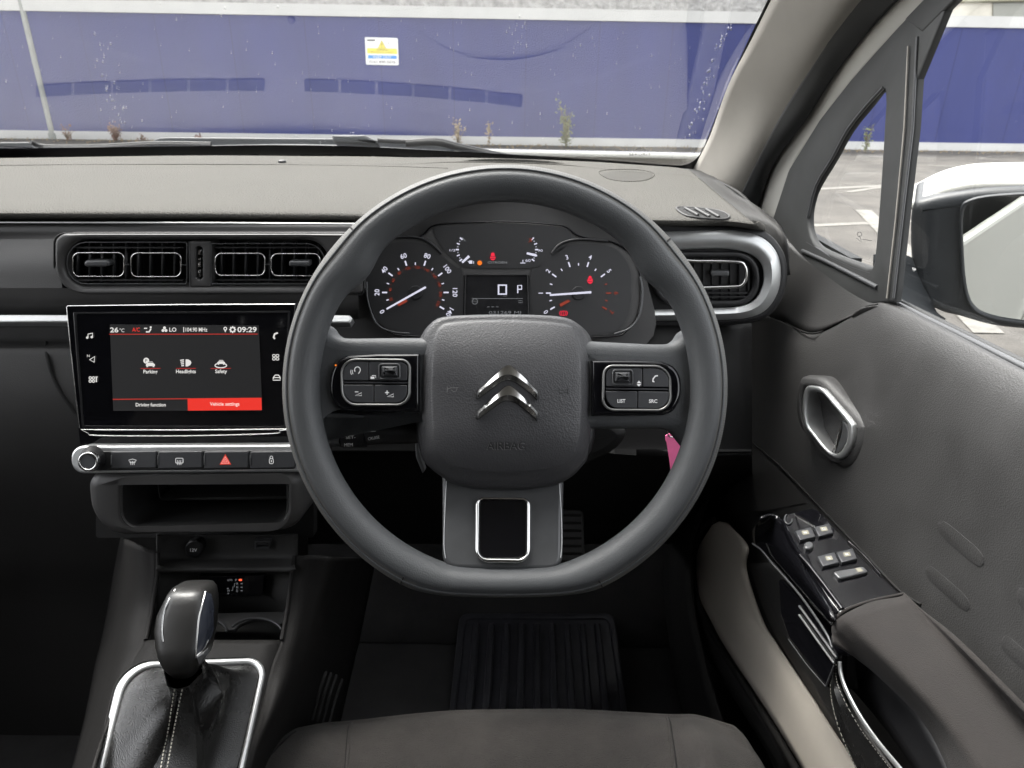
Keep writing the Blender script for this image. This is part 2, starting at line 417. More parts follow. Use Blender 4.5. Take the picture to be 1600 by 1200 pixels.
# outside
def hoarding_mat():
    m = mat('blue_hoarding_paint', (.031, .040, .160), .55, vary=(.9, .12, .05)); nt = m.node_tree
    n_ = [x for x in nt.nodes if x.type == 'TEX_NOISE'][0]; mp = nt.nodes.new('ShaderNodeMapping'); mp.inputs['Scale'].default_value = (1.6, 1.6, .35)
    tc = [x for x in nt.nodes if x.type == 'TEX_COORD'][0]; nt.links.new(tc.outputs['Object'], mp.inputs[0]); nt.links.new(mp.outputs[0], n_.inputs['Vector']); return m
M['blue'] = hoarding_mat()
M['whitew'] = mat('white_timber', (.56, .555, .54), .6, vary=(2, .05))
M['seam'] = mat('panel_seam', (.03, .035, .12), .7)
M['asphalt'] = mat('asphalt', (.062, .057, .050), .9, grain=(60, .6, 'n', .01), vary=(2.2, .38))
M['paintl'] = mat('road_paint', (.14, .134, .12), .8, vary=(9, .35))
M['pole'] = mat('galvanised_pole', (.32, .33, .31), .5, .3, vary=(8, .1))
M['cream'] = mat('cream_render', (.72, .68, .58), .85, vary=(1.5, .15)); M['conc'] = mat('rough_concrete', (.42, .41, .39), .95, grain=(8, 1, 'n', .05), vary=(4, .35))
M['door_g'] = mat('grey_door', (.32, .32, .28), .6); M['gutter'] = mat('gutter_green', (.28, .27, .19), .6); M['redb'] = mat('red_paint', (.6, .08, .06), .5)
M['signw'] = mat('sign_white', (.85, .85, .83), .5); M['yel'] = mat('sign_yellow', (.85, .72, .12), .5); M['sblue'] = mat('sign_blue', (.06, .3, .8), .5); M['sblk'] = mat('sign_black', (.06, .06, .06), .5)
def leafm(n, c): return mat(n, c, .8, vary=(20, .35))
M['lg'] = leafm('weed_green', (.13, .145, .06)); M['lb'] = leafm('weed_brown', (.20, .10, .07)); M['lt'] = leafm('weed_straw', (.30, .23, .14)); M['stemm'] = leafm('weed_stem', (.16, .12, .07))

# ================================================================== OUTSIDE
def box(name, m, parent, x0, x1, y0, y1, z0, z1, bev=0):
    V = [Vector((x, y, z)) for z in (z0, z1) for (x, y) in ((x0, y0), (x1, y0), (x1, y1), (x0, y1))]
    Fc = [(3, 2, 1, 0), (4, 5, 6, 7), (0, 1, 5, 4), (1, 2, 6, 5), (2, 3, 7, 6), (3, 0, 4, 7)]
    o = mk(name, V, Fc, m, parent, smooth=False)
    if bev:
        md = o.modifiers.new('b', 'BEVEL'); md.width = bev; md.segments = 2
    return o
g = mk('ground', [Vector((-150, -60, 0)), Vector((150, -60, 0)), Vector((150, 200, 0)), Vector((-150, 200, 0))], [(0, 1, 2, 3)], M['asphalt']); tag(g, kind='structure')
for (a, b, w) in (((1262, 296), (1460, 286), .12), ((1270, 352), (1440, 345), .10), ((1450, 258), (1700, 270), .08), ((1325, 300), (1420, 285), .08)):
    p = WZ(*a, .004); q = WZ(*b, .004); t = (q - p).normalized(); n = Vector((-t.y, t.x, 0)) * w / 2
    tag(mk('road_marking', [p - n, q - n, q + n, p + n], [(0, 1, 2, 3)], M['paintl']), kind='structure')
p = WZ(1545, 520, .006); q = WZ(1575, 470, .006); n = Vector((.08, 0, 0))
tag(mk('road_marking', [p - n, p + n, q + n + Vector((.5, 3, 0)), q - n + Vector((.5, 3, 0))], [(0, 1, 2, 3)], M['paintl']), kind='structure')
# hoarding wall : base line follows photo
WYW = 13.5
A0 = WZ(0, 216, 0); A1 = WZ(1600, 237, 0); wt = (A1 - A0); wt.z = 0; wt.normalize(); wn_ = Vector((wt.y, -wt.x, 0))
if wn_.y > 0: wn_ = -wn_
WALL = PL(A0, wn_)
HT = WALL.at(800, 12, 0).z
wall = thing('hoarding', A0 + wt * 13, 'long blue painted hoarding with white top rail and white base board behind the car park', 'hoarding')
def wbox(name, m, parent, s0, s1, z0, z1, h0, h1):
    V = []
    for z in (z0, z1):
        for (s, h) in ((s0, h0), (s1, h0), (s1, h1), (s0, h1)):
            q = A0 + wt * s + wn_ * h; V.append(Vector((q.x, q.y, z)))
    return mk(name, V, [(3, 2, 1, 0), (4, 5, 6, 7), (0, 1, 5, 4), (1, 2, 6, 5), (2, 3, 7, 6), (3, 0, 4, 7)], m, parent, smooth=False)
wbox('panel', M['blue'], wall, -14, 40, .09, HT - .17, -.05, 0)
wbox('top_rail', M['whitew'], wall, -14, 40, HT - .17, HT, -.07, .03)
wbox('base_board', M['whitew'], wall, -14, 40, 0, .135, -.04, .015)
for i in range(-8, 28):
    s = i * 1.22 + .55
    wbox('panel_joint', M['seam'], wall, s, s + .014, .14, HT - .17, -.01, .0015)
# warning sign
sg = thing('warning_sign', WALL.at(597, 103, 0), 'small white safety sign with yellow triangle band and blue band on the blue hoarding', 'sign')
pl_s = PL(WALL.at(597, 80, .004), wn_)
c4 = [(570, 58), (621.5, 59.5), (623, 102), (572, 101)]
slab('sign_board', M['signw'], sg, pl_s, rrq(c4, 2), 0, .006, .001)
Draw(pl_s, .0075).poly([(573.5, 75), (620, 76), (620.5, 84.5), (574, 83.5)]).poly([(596.4, 63), (603, 75.4), (590.5, 75.2)]).build('yellow_band', M['yel'], sg)
Draw(pl_s, .0075).poly([(575, 86), (620, 87), (620, 92), (575, 91.3)]).build('blue_band', M['sblue'], sg)
Draw(pl_s, .0095).rect(573.5, 61.5, 586, 64).build('sign_logo', M['sblk'], sg)
Draw(pl_s, .0095).text('!', 596.5, 70.5, 7, rot=-1).line([(596.4, 63), (603, 75.4), (590.5, 75.2)], .7, True).build('warning_triangle', M['sblk'], sg)
Draw(pl_s, .0095).text('WARNING', 597, 77.8, 2.6, 19, -1).build('heading_lettering', M['sblk'], sg)
Draw(pl_s, .0095).text('Demolition in progress', 597, 81.6, 2.4, 35, -1).build('small_lettering', M['sblk'], sg)
Draw(pl_s, .0095).text('0161 890 0036', 597.5, 96.7, 4, 41, -1).build('phone_number', M['sblk'], sg)
Draw(pl_s, .0095).text('KEEP OUT', 597.5, 89.2, 3.8, 28, -1).build('band_lettering', M['signw'], sg)
# lamp pole
b = WZ(84, 217, 0); pol = thing('lamp_pole', b, 'slim grey metal pole in front of the blue hoarding, left', 'pole')
tube('pole', M['pole'], pol, [b, b + Vector((0, 0, 3)), b + Vector((0, 0, 6))], .05, n=12)
tube('base_collar', M['pole'], pol, [b, b + Vector((0, 0, .1))], .07, n=12)
# building behind
bd = thing('building', (0, 24, 0), 'pale concrete and cream industrial building beyond the blue hoarding', 'building')
box('concrete_wall', M['conc'], bd, -30, 9.5, 23, 24, 0, 9)
box('cream_wall', M['cream'], bd, 9.5, 40, 23.2, 24, 0, 9)
pb = PL(Vector((0, 23.2, 3)), Vector((0, -1, 0)))
slab('roller_door', M['door_g'], bd, pb, [(1552, -60), (1800, -60), (1800, 34), (1552, 34)], 0, .05)
tube('gutter_pipe', M['gutter'], bd, [pb.at(1380, 12, .1), pb.at(1500, 2, .1), pb.at(1700, -2, .1)], .05)
slab('red_box', M['redb'], bd, pb, [(1468, 18), (1478, 18), (1478, 30), (1468, 30)], 0, .2)
# weeds
def weed(px, py, hpx, wpx, ml, label, n=160, stems=9, group='weeds along the foot of the hoarding'):
    b = WZ(px, py, 0); d = (b - CAM).dot(D_); s = d / F; H = hpx * s; Wd = wpx * s
    t = thing('weed', b, label, 'weed', group); V = []; Fc = []; tips = []
    for k in range(stems):
        a = random.uniform(0, 6.28); r = random.uniform(.1, .5) * Wd; h = H * random.uniform(.55, 1)
        top = b + Vector((math.cos(a) * r, math.sin(a) * r, h)); mid = b + Vector((math.cos(a) * r * .35, math.sin(a) * r * .35, h * .5))
        tips.append((b, mid, top))
        for (p0, p1) in ((b, mid), (mid, top)):
            u = Vector((.006, 0, 0)); v = Vector((0, .006, 0)); i = len(V); V += [p0 + u, p0 - u, p0 + v, p1 + u * .5, p1 - u * .5, p1 + v * .5]
            Fc += [(i, i + 1, i + 4, i + 3), (i + 1, i + 2, i + 5, i + 4), (i + 2, i, i + 3, i + 5)]
    mk('stem', V, Fc, M['stemm'], t, smooth=False); V = []; Fc = []
    for k in range(n):
        b0, m0, t0 = random.choice(tips); f = random.uniform(.15, 1.05); p = (m0.lerp(t0, (f - .5) * 2) if f > .5 else b0.lerp(m0, f * 2)) + Vector([random.gauss(0, .07 * Wd + .01) for _ in range(3)])
        if p.z < .01: continue
        L = random.uniform(.02, .05) * (1 + H * .4); a = Vector([random.gauss(0, 1) for _ in range(3)]).normalized(); a.z = abs(a.z); c = a.orthogonal().normalized() * L * .28
        i = len(V); V += [p, p + a * L * .5 + c, p + a * L, p + a * L * .5 - c]; Fc.append((i, i + 1, i + 2, i + 3))
    mk('foliage', V, Fc, ml, t, smooth=False)
weed(106, 220, 22, 26, M['lb'], 'sparse brownish weed just right of the grey pole base', 70, 10)
weed(182, 221, 24, 18, M['lb'], 'bushy reddish brown weed at the hoarding base between pole and wipers', 260, 12)
weed(222, 221, 9, 8, M['lb'], 'tiny brown weed next to the bushy reddish one', 30, 5)
weed(312, 223, 12, 12, M['lb'], 'small brown weed just above the left wiper ridge', 60, 6)
weed(716, 229, 44, 26, M['lt'], 'tall pale dry weed below and right of the safety sign', 120, 10)
weed(764, 230, 52, 8, M['lt'], 'thin straw coloured upright weed beside the tall pale dry one', 60, 3)
weed(884, 231.5, 66, 26, M['lg'], 'bright green leafy weed at the hoarding base right of centre', 420, 12)
weed(1352, 239, 42, 16, M['lg'], 'faint green weed seen through the small quarter window', 160, 8)
# dry ground-cover strip along the wall foot
V = []; Fc = []
for k in range(900):
    s = random.uniform(0, 20); h = abs(random.gauss(0, .25)) + .03; q = A0 + wt * s + wn_ * h; q.z = 0; i = len(V)
    w = random.uniform(.01, .03); V += [q, q + wt * w, q + wt * w * .5 + Vector((0, 0, random.uniform(.01, .05)))]; Fc.append((i, i + 1, i + 2))
tag(mk('ground_cover', V, Fc, M['lt'], smooth=False), 'dry grass scraps along the foot of the hoarding', 'dry grass', kind='stuff')

# ================================================================== CAR BODY
GL0 = Vector((0, 1.47, 1.02)); TH = rad(32)
WS = PL(GL0, Vector((0, -math.sin(TH), -math.cos(TH))))
body = thing('car_body', (0, .9, 0), 'white car body around the cabin with windscreen, grey pillar trim and bonnet edge', 'car body')
def wsp(x, y):   # point on windscreen from world x,y
    return Vector((x, y, GL0.z + (GL0.y - y) * math.tan(TH)))
TOPY = .46
ws = mk('windscreen', [wsp(-1.15, 1.56), wsp(.42, 1.56), wsp(.34, TOPY), wsp(-1.05, TOPY)], [(0, 1, 2, 3)], M['glass'], body, smooth=False)
# black frit band along bottom and right edge (printed on the glass)
topl = [(-260, 236), (0, 232), (100, 231), (300, 228.5), (430, 226.5), (560, 229), (700, 236), (820, 242.5), (950, 250.5), (1040, 257.5), (1072, 257), (1092, 243), (1106, 215), (1133, 145), (1165, 72), (1202, -5), (1240, -80)]
botl = [(-260, 256), (0, 255), (100, 254), (300, 252), (430, 252), (560, 253), (700, 255), (820, 258), (950, 264), (1040, 272), (1085, 274), (1112, 250), (1122, 215), (1149, 145), (1182, 72), (1220, -5), (1262, -80)]
Tq = cat([(x, y, 0) for x, y in topl], 5); Bq = cat([(x, y, 0) for x, y in botl], 5)
rows = [[WS.at(p.x, p.y, .002) for p in Tq], [WS.at(p.x, p.y, .002) for p in Bq]]
V = rows[0] + rows[1]; n = len(Tq); mk('glass_border', V, [(i, i + 1, n + i + 1, n + i) for i in range(n - 1)], M['frit'], ws, smooth=False)
# certification mark bottom right
Draw(WS, .003).text('SEKURIT', 1000, 241, 4, 34).line(arc(1000, 238, 9, 6, 20, 160, 10), 1).build('glass_stamp', M['grey'], ws)
# dust
V = []; Fc = []
def speck(px, py, r):
    c = WS.at(px, py, .0015); d = (c - CAM).dot(D_); r = r * d / F; i = len(V); k = 5
    a0 = random.uniform(0, 6)
    for q in range(k): 
        rr_ = r * random.uniform(.5, 1.2); V.append(c + WS.a * (rr_ * math.cos(a0 + 6.283 * q / k)) + WS.b * (rr_ * 1.5 * math.sin(a0 + 6.283 * q / k)))
    Fc.append(tuple(range(i, i + k)))
for k in range(190): speck(random.uniform(0, 1130), random.uniform(2, 225), random.choice((.4, .5, .6, .8, 1.2)))
for k in range(60): t = random.random(); speck(1075 + 62 * t + random.gauss(0, 4), 215 - 175 * t + random.gauss(0, 4), random.uniform(.6, 1.7))
for k in range(45): t = random.random(); speck(150 + 45 * t + random.gauss(0, 8), 50 + 160 * t, random.uniform(.5, 1.5))
for k in range(14): speck(812 + random.gauss(0, 6), 30 + random.uniform(0, 50), random.uniform(.5, 1.3))
tag(mk('dust_specks', V, Fc, M['speck'], ws, smooth=False), kind='stuff')
# bonnet + scuttle outside
bonr = [[WY(x, y, yy) for x, y in ((-500, 240 + o), (0, 238 + o), (400, 236 + o), (800, 243 + o), (1000, 247 + o), (1180, 250 + o))] for yy, o in ((1.58, 0), (1.75, -1.5))]
bonr += [[p + Vector((0, .6, -.10)) for p in bonr[1]], [p + Vector((0, .95, -.42)) for p in bonr[1]]]
patch('bonnet', M['white'], body, bonr, 4, 4, .01)
scr = [[WY(x, y, 1.50) for x, y in ((-300, 262), (0, 256), (400, 254), (800, 262), (1130, 280))], [WY(x, y, 1.56) for x, y in ((-300, 236), (0, 233), (300, 227.5), (520, 226), (800, 242), (1130, 262))][:5]]
patch('scuttle_panel', M['cap'], body, scr, 5, 3, .004)
slab('scuttle_ridge', M['cap'], body, PL(Vector((0, 1.57, 1)), Vector((0, -1, .2))), [(235, 221), (248, 215), (262, 214), (520, 216), (650, 222), (720, 232), (700, 238), (240, 232)], -.01, .01, .004)
# pillar trim
def dX(px, py, x): return (x * F / (px - 800))
pr = [[(1080, 270), (1120, 298), (1150, 325), (1174, 338)], [(1108, 215), (1158, 238), (1185, 255), (1205, 257)], [(1137, 135), (1195, 160), (1225, 180), (1258, 186)],
      [(1170, 70), (1245, 88), (1278, 100), (1314, 98)], [(1210, -10), (1310, 0), (1345, 5), (1398, 2)], [(1262, -110), (1400, -110), (1450, -105), (1530, -105)]]
rows = []
for i, r in enumerate(pr):
    q = []
    for j, (x, y) in enumerate(r):
        if j == 0: q.append(WS.at(x, y, .006))
        else: q.append(W(x, y, dX(x, y, (0, .37, .392, .414)[j])))
    rows.append(q)
patch('pillar_trim', M['pillar'], body, rows, 6, 6, .006)
# dark rubber seal band beside the trim
sr = [[(1148, 322), (1162, 331), (1180, 338)], [(1183, 252), (1196, 256), (1208, 260)], [(1222, 177), (1244, 179), (1260, 187)], [(1275, 96), (1298, 92), (1317, 100)], [(1340, 0), (1372, -5), (1400, 4)], [(1445, -108), (1490, -115), (1532, -100)]]
patch('door_seal', M['seal'], body, [[W(x, y, dX(x, y, (.388, .398, .412)[j])) for j, (x, y) in enumerate(r)] for r in sr], 5, 5, .004)
box('sill_trim', M['lower'], body, .385, .44, -.6, 1.35, .20, .58)
# roof, far side, rear: closes the cabin behind and above the camera
box('roof', M['white'], body, -1.12, .50, -1.7, TOPY, 1.66, 1.70)
box('headliner', M['headliner'], body, -1.08, .46, -1.7, TOPY + .01, 1.635, 1.655)
box('side_skin', M['white'], body, .475, .50, -2.0, .34, .25, .93, .01)
box('far_door', M['door'], body, -1.12, -1.06, -1.8, 1.3, .2, .95)
for x0, x1 in ((-1.115, -1.10), (.455, .468)): box('rear_side_blocker', M['rear_block'], body, x0, x1, -1.7, -.15, .94, 1.645)  # unseen opaque panels, added to block window reflections in the screen and gloss parts
box('tailgate_blocker', M['rear_block'], body, -1.1, .46, -1.83, -1.81, 1.0, 1.65)  # unseen opaque closure, added to cut fill and reflections from the rear
box('rear_bulkhead', M['door'], body, -1.1, .46, -1.85, -1.75, .2, 1.0)
for (x0, x1) in ((-1.12, -1.05), (.42, .47)):
    box('centre_pillar', M['seal'], body, x0, x1, -.28, -.12, .95, 1.65); box('rear_pillar', M['seal'], body, x0, x1, -1.75, -1.35, .95, 1.65)
tube('far_pillar', M['pillar'], body, [wsp(-1.10, 1.55) + Vector((0, 0, -.02)), wsp(-1.04, TOPY) + Vector((0, 0, -.02))], .045)
for y in (-.1, -1.0): slab('outer_handle', M['white'], body, PL(Vector((.505, y, .8)), Vector((1, 0, 0))), [], 0, .01) if 0 else None
# wipers
def wiper(base, pts, label, cover):
    w = thing('windscreen_wiper', WS.at(*base, -.03), label, 'wiper', 'windscreen wipers')
    slab('pivot_cover', M['cap'], w, PL(WS.at(*base, -.03), Vector((0, -1, .4))), cover, -.02, .012, .004)
    tube('wiper_arm', M['black'], w, [WS.at(x, y, -.025) for x, y in pts], .0045, n=6, k=4)
    tube('wiper_blade', M['blackm'], w, [WS.at(x, y + 4, -.018) for x, y in pts[1:]], .006, n=6, k=4)
wiper((545, 222), [(590, 219), (635, 221), (680, 219), (720, 228), (780, 241), (815, 246)], 'black windscreen wiper pivoting near the centre of the scuttle', rrq([(518, 211), (570, 210), (592, 223), (520, 221)], 3))
wiper((30, 230), [(48, 222), (70, 229), (150, 229), (240, 224), (330, 225)], 'black windscreen wiper with its pivot cover at the far left', rrq([(-60, 222), (46, 221), (54, 233), (-60, 235)], 3))

# ================================================================== DASHBOARD
dash = thing('dashboard', (-.2, .9, .6), 'dark grey dashboard with pale lit top pad, silver trims, air vents, touchscreen and instruments', 'dashboard')
ends = [((-300, 250), (-300, 346)), ((0, 247), (0, 346)), ((300, 243), (300, 347)), ((480, 244), (520, 349)), ((560, 244), (600, 350)), ((640, 246), (655, 330)), ((700, 246), (712, 308)), ((800, 248), (789, 297)), ((880, 251), (868, 307)), ((930, 253), (935, 332)), ((975, 256), (990, 354)), ((1020, 259), (1060, 357)), ((1058, 262), (1135, 357)), ((1078, 266), (1195, 363))]
zt = {0: 1.060, .10: 1.0602, .16: 1.0586, .4: 1.059, .75: 1.0565, .92: 1.049, 1.0: 1.035}
rows = [[], [], []]
for (c, f) in ends:
    p = WZ(*c, 1.060); rows[0].append(Vector((p.x * 1.25, 1.475, 1.012))); rows[1].append(p + Vector((p.x * .10, .11, -.026))); rows[2].append(p + Vector((p.x * .03, .03, -.011)))
for t, z in zt.items():
    r = []
    for i, (c, f) in enumerate(ends):
        hb = {5: .016, 6: .030, 7: .036, 8: .030, 9: .016}.get(i, 0) * max(0, (t - .3) / .7) ** 1.4
        r.append(WZ(c[0] + (f[0] - c[0]) * t, c[1] + (f[1] - c[1]) * t, z + hb))
    rows.append(r)
rows.append([p + Vector((0, .006, -.010)) for p in rows[-1]])
rows.append([p + Vector((0, .030, -.008)) for p in rows[-1]])
dtop = patch('top_pad', M['dash'], dash, rows, 6, 5, .006)
TOP = ON(dtop)
# demister slots (found by following the windscreen reflection back to the pad)
SL = bvh(dtop)
def refl(px, py, h=.0):
    r = ray(px, py).normalized(); p = WS.at(px, py); d = (r - WS.n * 2 * r.dot(WS.n)).normalized(); hit = SL.ray_cast(p + d * .01, d)
    if hit[0] is None: return None
    n = hit[1] if hit[1].z > 0 else -hit[1]
    return hit[0] + n * h
class RF:
    def at(s, px, py, h=0): return refl(px, py, h)
def slotrow(xs, f, w0, w1, name):
    V = []; Fc = []
    for x in xs:
        a = refl(x, f(x) - w0, .003); b_ = refl(x, f(x) + w1, .003)
        if a is None or b_ is None: continue
        V += [a, b_]
    Fc = [(2 * i, 2 * i + 2, 2 * i + 3, 2 * i + 1) for i in range(len(V) // 2 - 1)]
    if V: mk(name, V, Fc, M['blackm'], dash, smooth=False)
fc = lambda x: 131 - 11 * math.sin(math.pi * min(1, max(0, (x - 0) / 900))) * 0 + (((x - 400) / 400) ** 2) * (14 if x < 400 else 24)
def seg(a, b, k, name):
    w = (b - a) / k
    for i in range(k): slotrow([a + w * i + 2 + (w - 5) * j / 5 for j in range(6)], fc, 9, 9, name)
seg(55, 416, 6, 'demister_slot'); seg(474, 818, 6, 'demister_slot')
# sun sensor
s0 = TOP.at(441, 254, .0); 
loft('sun_sensor', M['black'], dash, [[s0 + Vector((r * math.cos(a), r * math.sin(a), z)) for a in [6.283 * i / 12 for i in range(12)]] for r, z in ((.007, -.002), (.006, .003), (.003, .0045))])
# seam line across pad
tube('pad_seam', M['dash'], dash, [TOP.at(x, y, .0002) for x, y in ((-200, 259), (0, 258.5), (200, 257), (441, 257.5), (600, 260), (700, 263))], .0005, n=6, k=5)
# speaker grille at right
gx = [(937, 268), (960, 265), (1000, 266), (1022, 272), (1012, 281), (985, 284), (955, 281), (940, 274)]
gp = cat([(x, y, 0) for x, y in gx], 5, True)
tube('speaker_grille', M['dash'], dash, [TOP.at(p.x, p.y, .0003) for p in gp], .0008, True, n=6)
d = Draw(TOP, .001)
for i in range(9):
    for j in range(26):
        x, y = 940 + j * 3.1 + (i % 2) * 1.5, 268 + i * 1.8
        if ((x - 980) / 40) ** 2 + ((y - 275) / 7.6) ** 2 < 1: d.disc(x, y, .7, 6, .45)
d.build('grille_holes', M['blackm'], bpy.data.objects['speaker_grille'])
# side demister outlet in the pad's right end
op = cat([(x, y, 0) for x, y in ((1057, 326), (1085, 326), (1122, 330), (1139, 338), (1133, 343), (1100, 342), (1072, 338))], 4, True)
so = tube('side_demister', M['darkb'], dash, [TOP.at(p.x, p.y, .001) for p in op], .0011, True, n=8)
Draw(TOP, .0012).poly([(p.x, p.y) for p in op]).build('outlet_hole', M['blackm'], so)
for (a, b_) in (((1070, 328), (1090, 339)), ((1086, 328.5), (1108, 341)), ((1103, 330), (1123, 341.5))):
    tube('outlet_vane', M['darkb'], so, [TOP.at(*a, .002), TOP.at(*b_, .002)], .0018, n=6)
# fascia under the pad
def rowpts(y, d, xs): return [W(x, y, d) for x in xs]
fr_ = ((346, .80), (350, .775), (364, .772), (374, .762), (410, .758), (450, .763), (474, .773), (490, .79), (500, .82))
def fpart(r0, r1, xs): return patch('fascia', M['darkb'], dash, [rowpts(y, d, xs) for y, d in fr_[r0:r1]], 4, 5, 0)
fas = join([fpart(0, 4, (-300, -50, 97, 300, 511, 560)), fpart(3, 6, (-300, -50, 97)), fpart(3, 6, (511, 535, 560)), fpart(5, 9, (-300, -50, 97, 300, 511, 560))], 'fascia')
FAS = lean(300, 410, .757, 4)
tube('top_chrome_line', M['satin'], dash, [W(x, y, .768) for x, y in ((-300, 347.5), (0, 347.5), (300, 348.5), (560, 350.5))], .0012, n=6, k=5)
vp = frame('vent_panel', M['darkb'], dash, FAS, rr(86, 366, 566, 459, [16, 6, 6, 44], 8), rr(98, 375.5, 512, 449, [36, 36, 36, 36], 8), -.012, .006, .0025, .006, -.02)
ptube('panel_groove', M['trimblk'], dash, FAS, rr(85, 365, 568, 460, [16, 6, 6, 45], 8), 1.6, .0005, True)
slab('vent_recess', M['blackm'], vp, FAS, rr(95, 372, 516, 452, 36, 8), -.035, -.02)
FH = .0
def vent_unit(frame_poly, loops, lab):
    v = ptube('vent_frame', M['darksatin'], dash, FAS, frame_poly, .9, .0015, True); 
    x0 = min(p[0] for p in frame_poly); x1 = max(p[0] for p in frame_poly)
    for L in loops:
        ptube('chrome_loop', M['chrome'], v, FAS, rr(*L, 10, 6), 1.05, .004, True, flat=1.2)
        ptube('loop_link', M['darksatin'], v, FAS, [(L[2], (L[1] + L[3]) / 2), (L[2] + 8, (L[1] + L[3]) / 2)], 1, .002)
    x = x0 + 14
    while x < x1 - 8:
        slab('vertical_vane', M['black'], v, FAS, [(x, 380), (x + 1.6, 380), (x + 1.6, 442), (x, 442)], -.018, -.006, 0); x += 19
    for y in (386, 437):
        slab('horizontal_vane', M['black'], v, FAS, [(x0 + 6, y), (x1 - 6, y), (x1 - 6, y + 2), (x0 + 6, y + 2)], -.006, -.001, 0)
    return v
v1 = vent_unit(rr(105, 378.5, 292, 443.5, [30, 3, 3, 30]), [(114, 395, 194, 432), (205, 395.5, 283, 432.5)], '')
v2 = vent_unit(rr(330, 380.5, 507, 443.5, [3, 28, 28, 3]), [(336.5, 396, 414, 430.5), (424, 396.5, 500, 431)], '')
slab('vent_tab', M['darksatin'], v1, FAS, rr(131, 407, 170, 417, 5), -.004, .006, .002)
slab('vent_tab', M['darksatin'], v2, FAS, rr(451, 408, 483, 416.5, 2), -.004, .008, .002)
tw = frame('vent_divider', M['darkb'], dash, FAS, rr(296, 377, 329, 448, 2), rr(305.5, 385, 316.5, 437, 5), -.02, .003, .001)
ptube('divider_edge', M['darksatin'], tw, FAS, [(295.5, 378), (296.5, 447)], .6, .0035)
for (a, b_) in (((390, 399)), ((403, 407)), ((409, 418)), ((421, 433))):
    slab('thumbwheel_segment', M['chrome'], tw, FAS, [(309 - (1 if a > 400 else 0), a), (314, a), (314 - (.5 if a > 400 else 0), b_), (309, b_)], -.01, -.0005, .0008)
# chrome strip (passenger side) and its stub
sp_ = lean(0, 497, .775, 44)
slab('chrome_strip', M['satin'], dash, sp_, [(-300, 490.5), (110, 491), (110, 503.5), (-300, 503.5)], -.01, .001, .002)
slab('chrome_strip', M['satin'], dash, lean(520, 498, .76, 44), [(470, 491.5), (546, 491.5), (551, 497), (546, 504.5), (470, 504.5)], -.01, .001, .002)
# lower dash
xs = (-300, -100, 40, 110, 250, 480)
low = patch('lower_dash', M['lower'], dash, [rowpts(y, d, xs) for y, d in ((500, .80), (508, .815), (532, .812), (541, .797), (556, .79), (640, .80), (740, .84), (860, .93), (1000, 1.05), (1300, 1.2))], 3, 5, .004)
LOW = ON(low)
tube('glovebox_seam', M['trimblk'], dash, [LOW.at(x, y, .0005) for x, y in ((72, 536), (74, 556), (84, 590), (97, 615), (118, 645))], .0022, n=6, k=5)
# knee panel under the column
xs = (440, 600, 790, 960, 1080, 1175)
kn = patch('knee_panel', M['knee'], dash, [[W(x, y, d + (.05 if x == 1175 else 0) + ((x - 900) / 275 * .35 * min(1, (y - 712) / 60) if (x > 900 and y > 712) else 0)) for x in xs] for y, d in ((470, .86), (505, .85), (515, .83), (600, .80), (690, .80), (706, .80), (712, .812), (760, .86), (800, .95), (850, 1.10))], 4, 5, .004)
slab('ignition_shroud', M['knee'], dash, lean(790, 690, .70, 15), cat and [(p.x, p.y) for p in cat([(655, 640, 0), (800, 620, 0), (930, 645, 0), (978, 672, 0), (968, 700, 0), (930, 722, 0), (880, 735, 0), (700, 735, 0), (655, 700, 0)], 5, True)], -.08, .0, .01)
slab('trim_edge_piece', M['darksatin'], dash, lean(652, 700, .66, 15), [(646, 664), (650, 666), (654, 705), (664, 735), (660, 740), (650, 715)], -.01, 0, .001)
patch('pad_end_filler', M['lower'], dash, [[WZ(x, y, z) for x, y, z in r] for r in ([(1050, 262, 1.03), (1100, 268, 1.03), (1150, 300, 1.03)], [(1100, 300, 1.02), (1150, 320, 1.02), (1200, 335, 1.02)], [(1130, 350, 1.00), (1185, 360, 1.0), (1225, 372, 1.0)], [(1150, 430, .95), (1200, 430, .95), (1235, 430, .95)])], 4, 4, .004)
# ---------- right hand end: trim ring with vent
DR = lean(1130, 430, .80, 6, 6)
oc = cat([(985, 361, 0), (1040, 361.5, 0), (1100, 360, 0), (1150, 360.5, 0), (1190, 371, 0), (1214, 396, 0), (1220, 430, 0), (1213, 462, 0), (1193, 487, 0), (1160, 498, 0), (1110, 500, 0), (1060, 501, 0), (1003, 502, 0)], 6)
ic = cat([(985, 393, 0), (1040, 391, 0), (1100, 389, 0), (1140, 389.5, 0), (1170, 396, 0), (1188, 410, 0), (1193, 430, 0), (1189, 452, 0), (1176, 470, 0), (1152, 479, 0), (1110, 481.5, 0), (1060, 483, 0), (1003, 484, 0)], 6)
V = []; N = len(oc)
prof = ((0, -.02), (0, .001), (.06, .003), (.5, .007), (.94, .003), (1, .0), (1, -.03))
for t, h in prof: V += [DR.at(o.x + (i_.x - o.x) * t, o.y + (i_.y - o.y) * t, h) for o, i_ in zip(oc, ic)]
trim = mk('vent_trim_ring', V, [(k * N + i, k * N + i + 1, (k + 1) * N + i + 1, (k + 1) * N + i) for k in range(len(prof) - 1) for i in range(N - 1)], M['satin'], dash, sharp=50)
slab('end_backing', M['black'], dash, DR, [(p.x, p.y) for p in cat([(960, 352, 0), (1100, 352, 0), (1160, 354, 0), (1200, 364, 0), (1226, 395, 0), (1232, 432, 0), (1222, 472, 0), (1198, 498, 0), (1160, 508, 0), (1080, 512, 0), (960, 512, 0)], 5, True)], -.06, -.008, .006)
rv = frame('vent_surround', M['black'], dash, DR, rr(1020, 394, 1187, 478, 36), rr(1030, 403, 1178, 470, 30), -.01, .002, .002, .003, -.02)
